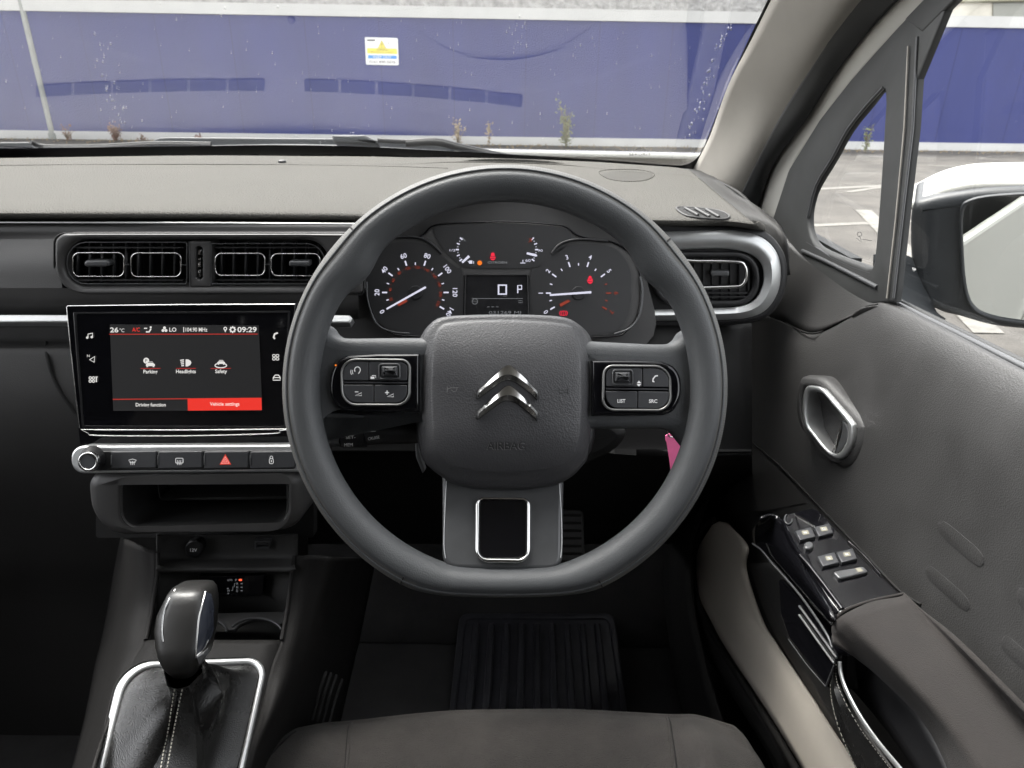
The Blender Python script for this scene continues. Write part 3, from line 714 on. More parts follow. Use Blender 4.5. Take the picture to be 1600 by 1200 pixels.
slab('vent_recess', M['blackm'], rv, DR, rr(1028, 400, 1182, 473, 30), -.012, -.0085)
for i in range(7): slab('vertical_vane', M['black'], rv, DR, [(1085 + i * 14, 404), (1087 + i * 14, 404), (1087 + i * 14, 468), (1085 + i * 14, 468)], -.008, -.004)
for y in (457, 463): slab('horizontal_vane', M['black'], rv, DR, [(1060, y), (1168, y), (1168, y + 2), (1060, y + 2)], -.006, .0005)
ptube('chrome_loop', M['chrome'], rv, DR, [(p.x, p.y) for p in cat([(1040, 409, 0), (1090, 408.5, 0), (1152, 409.5, 0), (1163, 415, 0), (1166, 425, 0), (1165, 437, 0), (1160, 445, 0), (1148, 448, 0), (1090, 450, 0), (1040, 450, 0)], 5, True)], 2.6, .006, True)
slab('vent_tab', M['darksatin'], rv, DR, rr(1112, 423, 1140, 432, 3), -.004, .004, .002)
# ---------- instrument cluster
CL = lean(789, 440, .80, 20)
ho = slab('cluster_housing', M['darkb'], dash, CL, [(p.x, p.y) for p in cat([(500, 350, 0), (600, 320, 0), (700, 285, 0), (789, 275, 0), (880, 285, 0), (955, 320, 0), (1004, 362, 0), (1010, 430, 0), (1008, 540, 0), (789, 590, 0), (500, 560, 0)], 6, True)], -.05, -.012)
lens = [(571, 440), (573, 410), (590, 383), (610, 372), (640, 370), (665, 374), (676, 382), (663, 365), (680, 351), (748, 347), (800, 346), (865, 351), (885, 355), (899, 366), (890, 380), (905, 375), (940, 375), (968, 384), (990, 404), (1000, 435), (1001, 465), (996, 495), (978, 518), (950, 526), (800, 530), (640, 525), (612, 521), (590, 508), (578, 480)]
lens = [(570, 440), (573, 412), (590, 384), (615, 371), (650, 371), (663, 365), (682, 351), (748, 347), (800, 346.5), (865, 351), (885, 355), (901, 367), (925, 374), (956, 378), (984, 395), (999, 425), (1002, 460), (996, 495), (978, 518), (950, 526), (800, 530), (640, 525), (612, 520), (590, 505), (576, 475)]
lp = [(p.x, p.y) for p in cat([(x, y, 0) for x, y in lens], 4, True)]
ic_ = slab('instrument_cluster', M['darkb'], dash, CL, lp, -.012, 0, .002)
ptube('cluster_rim', M['gloss'], ic_, CL, lp, 1.3, .001, True)
for pts in ([(615, 371.5), (640, 370), (662, 374), (678, 384), (690, 396)], [(862, 396), (872, 384), (886, 377), (910, 374), (950, 377)]):
    ptube('lobe_edge', M['black'], ic_, CL, pts, 2.2, .002, k=5)
ptube('lobe_highlight', M['darksatin'], ic_, CL, [(617, 370.5), (640, 369), (662, 372.5)], .6, .005, k=5)
ptube('bezel_edge', M['darksatin'], ic_, CL, [(1000, 432), (1004, 455), (1000, 490), (985, 512), (960, 522)], 1.6, .004, k=5)
ptube('bezel_edge', M['darksatin'], ic_, CL, [(573, 440), (575, 470), (588, 505), (612, 518), (640, 521)], 1.2, .004, k=5)
# dial faces
dl = [(p.x, p.y) for p in cat([(x, y, 0) for x, y in ((574, 445), (577, 415), (592, 390), (618, 379), (650, 379), (674, 386), (692, 402), (715, 419), (722, 425), (722, 530), (640, 524), (612, 516), (585, 495))], 4, True)]
slab('speedometer_face', mat('dial_face', (.020, .020, .021), .45), ic_, CL, dl, 0, .0012)
dr = [(p.x, p.y) for p in cat([(x, y, 0) for x, y in ((830, 425), (838, 419), (862, 400), (880, 386), (910, 381), (945, 383), (968, 394), (984, 420), (986, 450), (982, 490), (965, 515), (935, 522), (830, 528))], 4, True)]
slab('tachometer_face', bpy.data.materials['dial_face'], ic_, CL, dr, 0, .0012)
slab('upper_gauge_face', bpy.data.materials['dial_face'], ic_, CL, [(p.x, p.y) for p in cat([(x, y, 0) for x, y in ((678, 358), (700, 352), (800, 350), (870, 354), (892, 362), (885, 385), (860, 402), (838, 417), (800, 419), (735, 418), (715, 410), (692, 388))], 4, True)], 0, .0012)
h = .0016
LK = [Draw(CL, h + i * .0001) for i in range(8)]
wht, dim, red, dred, dgrey, whs, whtc, dredt = LK
cx, cy = 649, 457
def pol(cx, cy, a, r): return (cx + r * math.cos(rad(a)), cy - r * math.sin(rad(a)))
def dialt(dr_, cx, cy, a, r0, r1, w): dr_.line([pol(cx, cy, a, r0), pol(cx, cy, a, r1)], w)
ang = [210, 180, 144, 108, 72, 36, 0, -30]
for i, a in enumerate(ang):
    dialt(whs, cx, cy, a, 44, 52, 2.3); whs.text(str(i * 20), *pol(cx, cy, a, 60 if i < 5 else 62), 7.6, None, a - 90 if i else 122, .012)
    if i < 7: dialt(whs, cx, cy, (a + ang[i + 1]) / 2, 43, 47, 1.6)
for i, t in enumerate(('20', '40', '60', '80', '100', '120', '140', '160', '180', '200', '220')):
    a = 196 - i * 22.2; dred.text(t, *pol(cx, cy, a, 39.5), 4.4, None, a - 90); dred.disc(*pol(cx, cy, a - 11, 40), .6, 8)
wht.text('0', *pol(cx, cy, 210, 59), .1) if 0 else None
cx2, cy2 = 904, 458
for i, a in enumerate(ang):
    D2 = whtc if i < 6 else dredt
    dialt(D2, cx2, cy2, a, 43, 51, 2.2); D2.text(str(i), *pol(cx2, cy2, a, 59), 7.2, None, a - 90 if i else 122, .012)
    if i < 7: dialt(D2 if i < 5 else dredt, cx2, cy2, (a + ang[i + 1]) / 2, 43, 47, 1.6)
dred.poly([(620, 474.5), (635, 467.5), (637, 471), (623, 478.5)]); dredt.poly([(874, 475), (888, 468), (891, 471), (876, 479.5)])
# upper small gauges
for c_, sgn in (((741, 390), -1), ((812, 390), 1)):
    for k, a in enumerate((40, 20, 0, -20, -38)):
        q = (c_[0] + sgn * 24 * math.cos(rad(a)), c_[1] - 24 * math.sin(rad(a))); q2 = (c_[0] + sgn * 29 * math.cos(rad(a)), c_[1] - 29 * math.sin(rad(a)))
        wht.line([q, q2], 2.2 if k % 2 == 0 else 1.8)
        if k < 4: wht.disc(c_[0] + sgn * 26 * math.cos(rad(a - 10)), c_[1] - 26 * math.sin(rad(a - 10)), .8, 8)
wht.text('1/2', 707, 391, 3.6, 9); wht.text('90', 844, 391.5, 3.6, 8); wht.text('60', 825, 407, 4.6, 8); wht.rect(733, 407, 738, 412).line([(731, 408), (733, 410)], 1).line([(740, 408), (740, 412)], 1)
wht.line([(817, 406), (817, 411)], 1.2).line([(813, 411), (821, 411)], 1.2)
dred.line([(827, 372), (831, 378)], 1.2).line([(832, 372), (826, 379)], 1); dim.line([(722, 371), (727, 377)], 1.6)
Draw(CL, .0024).text('CITRO\u00cbN', 777, 409.8, 4.2, 30, 0, .01).build('brand_lettering', em('dial_brand', (.6, .62, .65), .16), ic_)
wht.build('gauge_markings', M['lit'], ic_); whs.build('speedometer_markings', M['lit'], ic_); whtc.build('tachometer_markings', M['lit'], ic_); dred.build('red_speed_markings', M['litdred'], ic_); dredt.build('red_rev_markings', M['litdred'], ic_); dim.build('dim_dial_markings', M['litdim'], ic_)
# needles
def needle(a, b_, w, name='needle'):
    return slab(name, M['lit'], ic_, CL, Q(a, b_, w), .003, .0045, .0003)
def Q(a, b_, w):
    dx, dy = b_[0] - a[0], b_[1] - a[1]; l = math.hypot(dx, dy); nx, ny = -dy / l * w / 2, dx / l * w / 2
    return [(a[0] + nx * .8, a[1] + ny * .8), (b_[0] + nx, b_[1] + ny), (b_[0] - nx, b_[1] - ny), (a[0] - nx * .8, a[1] - ny * .8)]
for c_ in ((649, 457), (904, 458)): slab('needle_hub', M['black'], ic_, CL, [(c_[0] + 11 * math.cos(i * .3927), c_[1] + 11 * math.sin(i * .3927)) for i in range(16)], .001, .0028, .0008)
needle((605, 482), (665, 448.5), 3); needle((859, 461), (924, 456.5), 3.4); needle((722, 410), (733, 400), 3.6); needle((823, 395.5), (838, 399), 3.8)
# warning lamps
r = Draw(CL, .002)
r.disc(770, 402.5, 4.4, 16).disc(770, 397.5, 3, 12); r.disc(922, 438.5, 4.4, 14, 5).disc(922, 433.5, 2.6, 10)
r.ring(880.5, 489.5, 3.6, 1.1); r.line(arc(880.5, 489.5, 6, 5, 130, 230, 8), 1.1).line(arc(880.5, 489.5, 6, 5, -50, 50, 8), 1.1).line([(880.5, 487), (880.5, 492)], 1.2)
r.build('warning_lamps', M['litred'], ic_)
Draw(CL, .002).disc(749.5, 410.8, 3.7, 18).build('amber_lamp', M['litorg'], ic_)
Draw(CL, .0026).line([(766, 401), (774, 401)], .8).line([(766, 404), (774, 404)], .8).line([(920, 436), (924, 436)], .7).line([(919, 440), (925, 440)], .7).build('lamp_symbols', M['trimblk'], ic_)
# centre display
cd = slab('centre_display', M['screen'], ic_, CL, [(725, 430), (826, 430), (829, 532), (722, 532)], 0, .0016)
ptube('display_frame', M['black'], ic_, CL, [(725, 532), (728, 429), (824, 429), (827, 532)], 1.1, .0025)
w2 = Draw(CL, .002)
w2.line([(779, 445.5), (791, 445.5), (791, 459.5), (779, 459.5)], 3.2, True).line([(809, 458), (809, 446), (815, 446), (815, 452), (809, 452)], 1.9)
w2.build('speed_readout', M['lit'], ic_)
Draw(CL, .002).line([(737, 466.5), (817, 466.5)], .8).ring(742, 471, 4.2, 1).text('MAX', 742, 471, 2.4, 6).text('mph', 789, 462.5, 2.2, 7).line([(810, 470), (816, 470), (816, 473), (810, 473)], .8).line([(761, 479.5), (765, 479.5)], .8).line([(768, 479.5), (772, 479.5)], .8).line([(775, 479.5), (779, 479.5)], .8).text('031269 MI', 789, 488.5, 5, 50).build('trip_readout', M['litdim'], ic_)
# ---------- touchscreen
SC = lean(283, 580, .69, 15.5)
ts = slab('touchscreen', M['gloss'], dash, SC, rrq([(103, 477), (462, 475), (452, 695), (124, 695)], 3), -.02, .004, .0015)
ptube('screen_edge_trim', M['chrome'], ts, SC, [(124, 668), (112, 560), (104.5, 480), (106, 478), (280, 476.2), (461, 475.5)], .8, .0042)
ptube('screen_lip_trim', M['chrome'], ts, SC, [(127, 671.5), (290, 672), (449, 670.5)], 1.0, .005)
ptube('screen_lip_trim', M['chrome'], ts, SC, [(126, 671), (138, 677), (154, 680.5), (290, 681), (424, 677.5), (437, 673), (449, 671)], .8, .006, k=4)
frame('bezel', M['screen'], ts, SC, rrq([(114, 488), (453, 486), (446, 668), (128, 668)], 2), rrq([(119, 491), (450, 489), (443, 666), (131, 665)], 2), .003, .0045, .0002)
dsp = slab('display', M['sgrey'], ts, SC, rrq([(171.5, 507), (404, 508.5), (409.5, 641.5), (177, 642)], 1), .004, .0046)
SK = 0
def sc_(name, f, m='icon', h=.0052):
    d = Draw(SC, h); f(d); return d.build(name, M[m], ts)
sc_('temperature_readout', lambda d: d.text('26', 178.5, 515.5, 8, 13, 0, .02).text('\u00b0C', 190.5, 516, 6, 7.5))
sc_('fan_speed_readout', lambda d: d.text('LO', 270, 515, 6.5, 11, 0, .015))
sc_('radio_readout', lambda d: d.line([(287, 511), (287, 519)], 1.2).text('104.90 MHz', 307, 515, 6.5, 34, 0, .01))
sc_('clock_readout', lambda d: d.text('09:29', 386, 515, 8.5, 30, 0, .02))
sc_('climate_lettering', lambda d: d.text('A/C', 212.5, 515, 6.5, 12, 0, .01), 'sred')
sc_('airflow_icon', lambda d: d.line([(225, 513), (230, 513)], 1.6).line([(228, 518.5), (233, 518.5), (236, 513.5)], 2.2).disc(235.5, 511.3, 1.6, 8))
def fan_(d):
    for a in range(3): d.disc(*pol(257, 515, 90 + a * 120, 2.7), 2.3, 10)
sc_('fan_icon', fan_)
def gear_(d):
    d.ring(363.5, 515, 3.3, 2)
    for a in range(8): d.line([pol(363.5, 515, a * 45, 3.5), pol(363.5, 515, a * 45, 5.4)], 1.8)
sc_('settings_icon', gear_)
sc_('location_icon', lambda d: d.ring(352, 513.5, 2.2, 1.5, 12).poly([(350, 515), (354, 515), (352, 519.5)]))
def car_ic(D_ic, x, y, s):
    D_ic.poly([(x - 7 * s, y + 3 * s), (x - 7 * s, y), (x - 5 * s, y - 1 * s), (x - 3.5 * s, y - 4 * s), (x + 3.5 * s, y - 4 * s), (x + 5 * s, y - 1 * s), (x + 7 * s, y), (x + 7 * s, y + 3 * s)]); D_ic.poly([(x - 6 * s, y + 3.2 * s), (x - 3.6 * s, y + 3.2 * s), (x - 3.6 * s, y + 4.6 * s), (x - 6 * s, y + 4.6 * s)]); D_ic.poly([(x + 3.6 * s, y + 3.2 * s), (x + 6 * s, y + 3.2 * s), (x + 6 * s, y + 4.6 * s), (x + 3.6 * s, y + 4.6 * s)])
def pk_(d): car_ic(d, 235, 569, 1); d.disc(228.5, 563.5, 4.6, 18)
sc_('parking_icon', pk_)
def hl_(d):
    d.poly([(290, 561.5), (294, 561.5), (298, 564), (299, 567), (297, 570.5), (293, 572.5), (290, 572.5)])
    for k in range(4): d.line([(281.5 + k * .6, 563 + k * 2.8), (287.5, 562.3 + k * 3)], 1.7)
sc_('headlight_icon', hl_)
def sf_(d): car_ic(d, 345.5, 566, .85); d.ring(345, 571, 9, 1.6, 24, 3.6)
sc_('safety_icon', sf_)
sc_('parking_lettering', lambda d: d.text('Parking', 235, 581.5, 7.6, 22, 0, .018)); sc_('headlights_lettering', lambda d: d.text('Headlights', 290.5, 581.2, 7.6, 31, 0, .018)); sc_('safety_lettering', lambda d: d.text('Safety', 345.5, 581, 7.6, 18.5, 0, .018)); sc_('driving_function_lettering', lambda d: d.text('Driving function', 235.5, 633.2, 7.4, 47, 0, .018))
sc_('music_key', lambda d: d.line([(137.5, 527), (137.5, 522), (144.5, 520.5), (144.5, 526)], 1.4).disc(136.3, 527.5, 1.9, 10).disc(143.3, 526.7, 1.9, 10))
sc_('navigation_key', lambda d: d.text('N', 138, 556, 4, 4).line([(148, 557), (140, 562), (147, 566)], 1.7, True))
def cl_(d):
    for k in range(4): d.ring(141 + (k % 2) * 5, 590.5 + (k // 2) * 5, 1.9, 1.3, 12)
    d.line([(149, 589), (152.5, 589)], 1.4).line([(150.5, 589), (150.5, 597)], 1.8)
sc_('climate_key', cl_)
sc_('phone_key', lambda d: d.line([(434, 520), (429, 522), (427.5, 527), (429.5, 529.5)], 2.6))
def ap_(d):
    for k in range(4): d.line(rr(426 + (k % 2) * 5.5, 554 + (k // 2) * 5, 430 + (k % 2) * 5.5, 557.5 + (k // 2) * 5, .6, 1), 1.1, True)
sc_('menu_key', ap_)
sc_('car_key', lambda d: d.line([(427, 592), (428, 588.5), (430, 586), (435, 586), (437, 588.5), (438, 592)], 1.5).line([(426.5, 590), (438, 590), (438, 594), (426.5, 594)], 1.3, True))
sc_('parking_letter', lambda d: d.text('P', 228.5, 563.6, 5, 3.4), 'trimblk', .0055)
sc_('car_windows', lambda d: d.line([(231, 566.3), (239, 566.3)], 1), 'trimblk', .0055); sc_('car_windows', lambda d: d.line([(342, 564), (349, 564)], .9), 'trimblk', .0055)
sc_('settings_tab', lambda d: d.poly([(293, 622.5), (408.5, 621.5), (409, 640.7), (293.5, 641.5)]), 'sred', .0051)
sc_('header_line', lambda d: d.line([(170.5, 522.3), (403, 522)], 1.3), 'sline', .0051); sc_('tab_line', lambda d: d.line([(176, 624), (293, 623)], 1.5), 'sline', .0051)
for a, b_ in ((219.5, 251), (275, 306), (329, 361)): sc_('icon_underline', lambda d: d.line([(a, 575.8), (b_, 575.6)], 1), 'sline', .0053)
M['tabt'] = em('tab_text', (1, .72, .66), .5)
sc_('tab_lettering', lambda d: d.text('Vehicle settings', 351, 632, 7.4, 46, 0, .012), 'tabt', .0056)
# ---------- button row
BR = lean(283, 718, .68, 22)
br = slab('button_bar', M['satin'], dash, BR, rrq([(109, 697), (475, 695), (475, 738), (112, 740)], [20, 3, 3, 18], 8), -.02, .003, .0022)
slab('bar_face', M['black'], br, BR, rrq([(130, 705), (463, 703), (462, 733), (134, 736)], [8, 4, 5, 14]), .0025, .0042, .001)
sep = [150, 172, 245, 317.5, 389.5, 462]
for k in range(1, 5):
    bt = slab('push_button', M['pad'], br, BR, rrq([(sep[k] + 1, 705.5), (sep[k + 1] - 1, 704.5), (sep[k + 1] - 1, 731.5), (sep[k] + 1, 733)], 3), .003, .0062, .0012)
    xm = (sep[k] + sep[k + 1]) / 2 - (1 if k < 3 else 0)
    Draw(BR, .0066).line(rr(xm - 7, 709.5, xm + 7, 712, 1, 2), .5, True).build('indicator_slot', M['blkline'], br)
    slab('button_gap', M['darksatin'], br, BR, rr(sep[k] + .5, 711, sep[k] + 2.6, 727, 1, 2), .005, .0068, .0005)
w = Draw(BR, .0067)
w.line([(201, 719), (207, 717.3), (213, 719), (210.5, 723), (203.5, 723)], 1, True)
for k in range(3): w.line([(204.5 + k * 2.6, 720.5), (204 + k * 2.6, 723), (204.6 + k * 2.6, 726.5)], .9)
w.line(rr(274.5, 716, 286, 723.5, 1.5, 3), 1, True)
for k in range(3): w.line([(277.5 + k * 2.6, 719), (277 + k * 2.6, 722), (277.6 + k * 2.6, 726.5)], .9)
w.line(rr(420.8, 716.5, 427.2, 724.5, 2.5, 4), 1, True).line(arc(424, 716.5, 2.3, 4, 0, 180, 10), 1).line([(424, 719), (424, 722)], 1.4)
w.line([(352, 713.8), (346, 723.8), (358, 723.8)], .9, True).line([(352, 717.4), (349.3, 721.8), (354.7, 721.8)], .8, True)
Draw(BR, .0064).poly([(352, 709.3), (343.2, 726), (361, 725.6)]).build('hazard_triangle', mat('hazard_red', (.75, .07, .04), .4, emis=((1, .05, .02), .04)), br)
w.build('button_symbols', mat('button_symbols', (.7, .7, .7), .5, emis=((1, 1, 1), .03)), br)
kn_ = loft('volume_knob', M['black'], br, [[BR.at(x0 + r0 * math.cos(a), y0 + r0 * math.sin(a), hh) for a in [6.2832 * i / 36 for i in range(36)]] for r0, x0, y0, hh in ((20, 145, 716, .002), (20, 144, 716.5, .008), (16, 138, 720, .016), (15.5, 137.5, 720.6, .018))])
frame('knob_ring', M['chrome'], br, BR, [(136.6 + 15.8 * math.cos(6.2832 * i / 40), 721.5 + 15 * math.sin(6.2832 * i / 40)) for i in range(40)], [(136.6 + 12 * math.cos(6.2832 * i / 40), 721.5 + 11.4 * math.sin(6.2832 * i / 40)) for i in range(40)], .016, .0205, .0009)
slab('knob_face', M['pad'], br, BR, [(136.6 + 12 * math.cos(6.2832 * i / 40), 721.5 + 11.4 * math.sin(6.2832 * i / 40)) for i in range(40)], .016, .0195, .0006)
# ---------- storage tray
TRY = lean(300, 790, .69, 12)
to = rrq([(131, 741), (470, 739), (474, 832), (140, 842)], [22, 22, 40, 58], 8); ti = rrq([(188, 750), (449, 745), (449, 824), (189, 825)], [16, 14, 30, 26], 8)
tr = frame('storage_tray', M['darkb'], dash, TRY, to, ti, -.05, .008, .011, .004, -.09)
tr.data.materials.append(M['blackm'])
for i_p in range(8 * len(to), 9 * len(to)): tr.data.polygons[i_p].material_index = 1  # inner walls in a darker material: shade of the recess put into colour
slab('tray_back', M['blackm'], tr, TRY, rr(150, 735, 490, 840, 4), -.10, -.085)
slab('tray_shelf', M['lower'], tr, TRY, [(248, 778), (452, 776), (452, 781), (252, 783)], -.085, -.03, .002)
ptube('tray_shelf_edge', M['lower'], tr, TRY, [(246, 750), (249, 772), (256, 779), (300, 778.5), (450, 776)], .8, -.028, k=4)
ptube('tray_inner_edge', M['lower'], tr, TRY, rrq([(188, 750), (449, 745), (449, 824), (189, 825)], [16, 14, 30, 26], 8), .8, .0075, True)

# ================================================================== CENTRE CONSOLE
con = thing('centre_console', (-.27, .6, .25), 'dark grey centre console with gear surround, cup holders and power socket', 'centre console')
CT = lean(300, 1100, .635, 70)
cty = {1000: None}
L2 = [CT.at(228, 1000), CT.at(205, 1040), CT.at(180, 1120), CT.at(152, 1200), CT.at(95, 1400)]
Rr = [CT.at(440, 1000), CT.at(425, 1040), CT.at(405, 1120), CT.at(385, 1200), CT.at(335, 1400)]
L0 = [W(*p) for p in ((188, 840, .86), (178, 890, .86), (168, 950, .85), (158, 1000, .83), (148, 1040, .81), (132, 1120, .77), (112, 1200, .72), (60, 1400, .6))]
L1 = [W(*p) for p in ((202, 846, .74), (203, 890, .735), (198, 950, .725), (190, 1000, .70), (180, 1040, .685), (163, 1120, .635), (143, 1200, .59), (88, 1400, .50))]
L2w = [W(247, 864, .722), W(246, 900, .715), W(238, 950, .705)] + L2
R0w = [W(460, 868, .722), W(455, 900, .715), W(449, 950, .70)] + Rr
R1 = [W(*p) for p in ((490, 868, .725), (486, 900, .722), (478, 950, .71), (468, 1000, .69), (458, 1040, .675), (430, 1120, .635), (402, 1200, .62), (352, 1400, .55))]
R2 = [W(*p) for p in ((540, 872, .76), (532, 900, .76), (520, 950, .76), (508, 1000, .75), (498, 1040, .74), (472, 1120, .74), (446, 1200, .75), (400, 1400, .70))]
R3 = [W(*p) for p in ((588, 872, 1.0), (582, 900, 1.0), (572, 950, .99), (562, 1000, .97), (552, 1040, .95), (534, 1120, .90), (512, 1200, .85), (465, 1400, .75))]
wl_ = patch('side_cheek', M['dark'], con, list(zip(L0, L1, L2w)), 6, 4, .003)
wr_ = patch('side_cheek', M['dark'], con, list(zip(R0w, R1, R2, R3)), 6, 4, .003)
mid = [CT.at(335, 1000), CT.at(312, 1040), CT.at(290, 1120), CT.at(268, 1200), CT.at(215, 1400)]
patch('top_panel', M['dark'], con, list(zip(L2, mid, Rr)), 4, 4, .003)
rec = [(836, .750, 246, 462), (846, .752, 246, 462), (870, .753, 246, 462), (878, .745, 246, 460), (887, .730, 246, 459), (894, .732, 246, 457), (899, .752, 246, 456), (935, .760, 246, 453), (962, .78, 243, 449)]
patch('recess_wall', M['lower'], con, [[W(a + (b_ - a) * t, y, d + .02 * abs(2 * t - 1) ** 4 * -1) for t in (0, .15, .5, .85, 1)] for y, d, a, b_ in rec], 4, 4, .003)
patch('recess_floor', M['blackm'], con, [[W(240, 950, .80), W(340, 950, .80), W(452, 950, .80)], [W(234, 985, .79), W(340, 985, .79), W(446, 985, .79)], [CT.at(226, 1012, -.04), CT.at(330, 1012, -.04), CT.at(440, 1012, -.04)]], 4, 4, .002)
for (a, b_) in ((L2w[:4], .0), (R0w[:4], .0)): tube('recess_edge', M['dark'], con, a, .0022, n=8, k=5)
# cup holders
CU = PL(W(380, 985, .728), Vector((0, -.25, 1)))
for (cx_, w_, a0, a1) in ((318, 36, 0, 75), (400, 40, 10, 160)):
    ptube('cup_holder_rim', M['darksatin'], con, CU, arc(cx_, 987, w_, 21, a0, a1, 16), 1.7, .0, n=8)
slab('cup_holder_web', M['darkb'], con, CU, [(352, 984), (366, 984), (375, 975), (398, 966.5), (420, 968), (436, 977), (446, 970), (446, 955), (330, 958), (336, 968), (346, 974)], -.006, -.001, .001)
ptube('cup_mat_edge', M['darksatin'], con, CU, [(322, 1002), (340, 1001)], 1.6, -.0)
SO = lean(330, 860, .748, 5)
sk = slab('power_socket', M['black'], con, SO, [(302.5 + 14.5 * math.cos(i * .1963), 859 + 14 * math.sin(i * .1963)) for i in range(32)], -.01, .004, .002)
Draw(SO, .0046).text('12V', 302.5, 859.5, 5, 11, 0, .015).build('socket_lettering', M['print'], sk)
us = frame('usb_port', M['darksatin'], con, SO, rr(397.5, 845.5, 422.5, 858.5, 1.5), rr(400.5, 848, 419.5, 856, 1), -.01, .002, .0006)
slab('port_tongue', M['pad'], us, SO, rr(402, 848.5, 418, 851.5, .5), -.01, -.001)
IP = lean(360, 915, .748, 5)
gi = slab('gear_indicator', M['gloss'], con, IP, rrq([(309, 901), (413, 899), (411, 931), (316, 933)], [2, 2, 6, 2]), -.005, .004, .0008)
d = Draw(IP, .0046); d.text('P', 369, 906.5, 3.4, 2.8).text('R', 371, 912, 3.4, 2.8).text('N', 370.5, 917.6, 3.4, 2.8).text('D', 370.5, 923, 3.4, 2.8).text('M', 357, 923, 3.2, 3).text('+', 356.5, 927.3, 3, 3).text('-', 356, 919.5, 1, 3).text('AUTO', 359, 906.5, 3, 8).line([(361, 922.5), (363.5, 922.5), (364, 917), (366, 917), (366.5, 911.5), (368, 911.5)], .6)
for y in (912, 917.6, 923): d.line([(376, y), (379, y)], 1)
d.build('indicator_lettering', M['litdim'], gi)
Draw(IP, .0046).disc(375.5, 906.2, 2.8, 12, 1.7).build('gear_lamp', em('gear_lamp_red', (1, .12, .05), .6), gi)
for (x, y) in ((508, 1048), (516, 1051), (524, 1055), (533, 1062)):
    pts = [(x, y), (x - 5, y + 14), (x - 12, y + 36), (x - 22, y + 75)]
    RC = ON(wr_) if 'RC' not in globals() else RC
    q = [RC.at(a, b_, .001) for a, b_ in pts]
    if all(q): tube('heel_rib', M['lower'], con, q, .0022, n=6, k=3)
# gear surround
go = rrq([(188, 1033), (420, 1025), (335, 1400), (100, 1400)], [52, 34, 10, 10], 10); gi_ = rrq([(200.5, 1043.5), (409, 1035.5), (324, 1396), (112, 1396)], [44, 26, 8, 8], 10)
gf = frame('gear_surround', M['satin'], con, CT, go, gi_, -.003, .004, .003, .003)
ptube('surround_gap', M['trimblk'], con, CT, go, 1.3, .0005, True)
# ---------- gear lever
gl_ = thing('gear_lever', CT.at(285, 1150), 'black leather automatic gear lever with chrome edged knob and stitched gaiter', 'gear lever')
ks = [(909.5, 292, 312, .602), (911.3, 282, 321, .600), (915, 275, 328, .597), (922, 270, 332, .595), (935, 263, 335, .592), (955, 253, 335.5, .588), (977, 249, 334, .584), (1000, 251, 329, .580), (1022, 257, 324, .577), (1038, 263, 313, .575), (1049, 268, 308, .574), (1055, 273, 303, .576)]
rings = []
for y, a, b_, dd in ks:
    c = W((a + b_) / 2, y, dd + .012); hw = (b_ - a) / 2 * dd / F; n = 40
    q = []
    for i in range(n):
        an = 6.28319 * i / n; ca, sa = math.cos(an), math.sin(an); e = .62
        q.append(c + R_ * hw * math.copysign(abs(ca) ** e, ca) + D_ * (.021 if hw > .012 else .016) * min(1, hw / .017) * math.copysign(abs(sa) ** e, sa))
    rings.append(q)
knob = loft('knob', M['knob'], gl_, rings, sharp=80)
KB = ON(knob)
tube('chrome_line', M['chrome'], knob, [KB.at(x, y, .0002) for x, y in ((321, 925), (316, 945), (311, 965), (308.5, 990), (306.5, 1012), (305, 1028))], .0009, n=6, k=4)
tube('chrome_line', M['chrome'], knob, [KB.at(x, y, .0002) for x, y in ((274, 922), (263, 940), (256, 960), (253.5, 985), (255, 1003))], .0008, n=6, k=4)
tube('chrome_line', M['chrome'], knob, [KB.at(x, y, .0002) for x, y in ((307, 1025), (314, 1018), (320, 1010), (325, 1000))], .0008, n=6, k=4)
sd = []
La = cat([(322, 926, 0), (317.5, 945, 0), (312.5, 965, 0), (310, 990, 0), (308, 1012, 0), (307, 1022, 0)], 4); Lb = cat([(329, 928, 0), (333, 945, 0), (333, 965, 0), (332.5, 985, 0), (326, 1002, 0), (313, 1018, 0)], 4)
rows = []
for a, b_ in zip(La, Lb): rows.append([KB.at(a.x + (b_.x - a.x) * t, a.y + (b_.y - a.y) * t, .0006) for t in (0, .33, .66, 1)])
if all(all(r) for r in rows):
    V = [v for r in rows for v in r]; mk('side_insert', V, [(i * 4 + j, i * 4 + j + 1, i * 4 + j + 5, i * 4 + j + 4) for i in range(len(rows) - 1) for j in range(3)], M['knobside'], knob)
slab('release_cover', M['darksatin'], knob, lean(316, 1030, .571, 20), [(307, 1027), (319, 1019), (321, 1026), (311, 1041)], -.008, 0, .001)
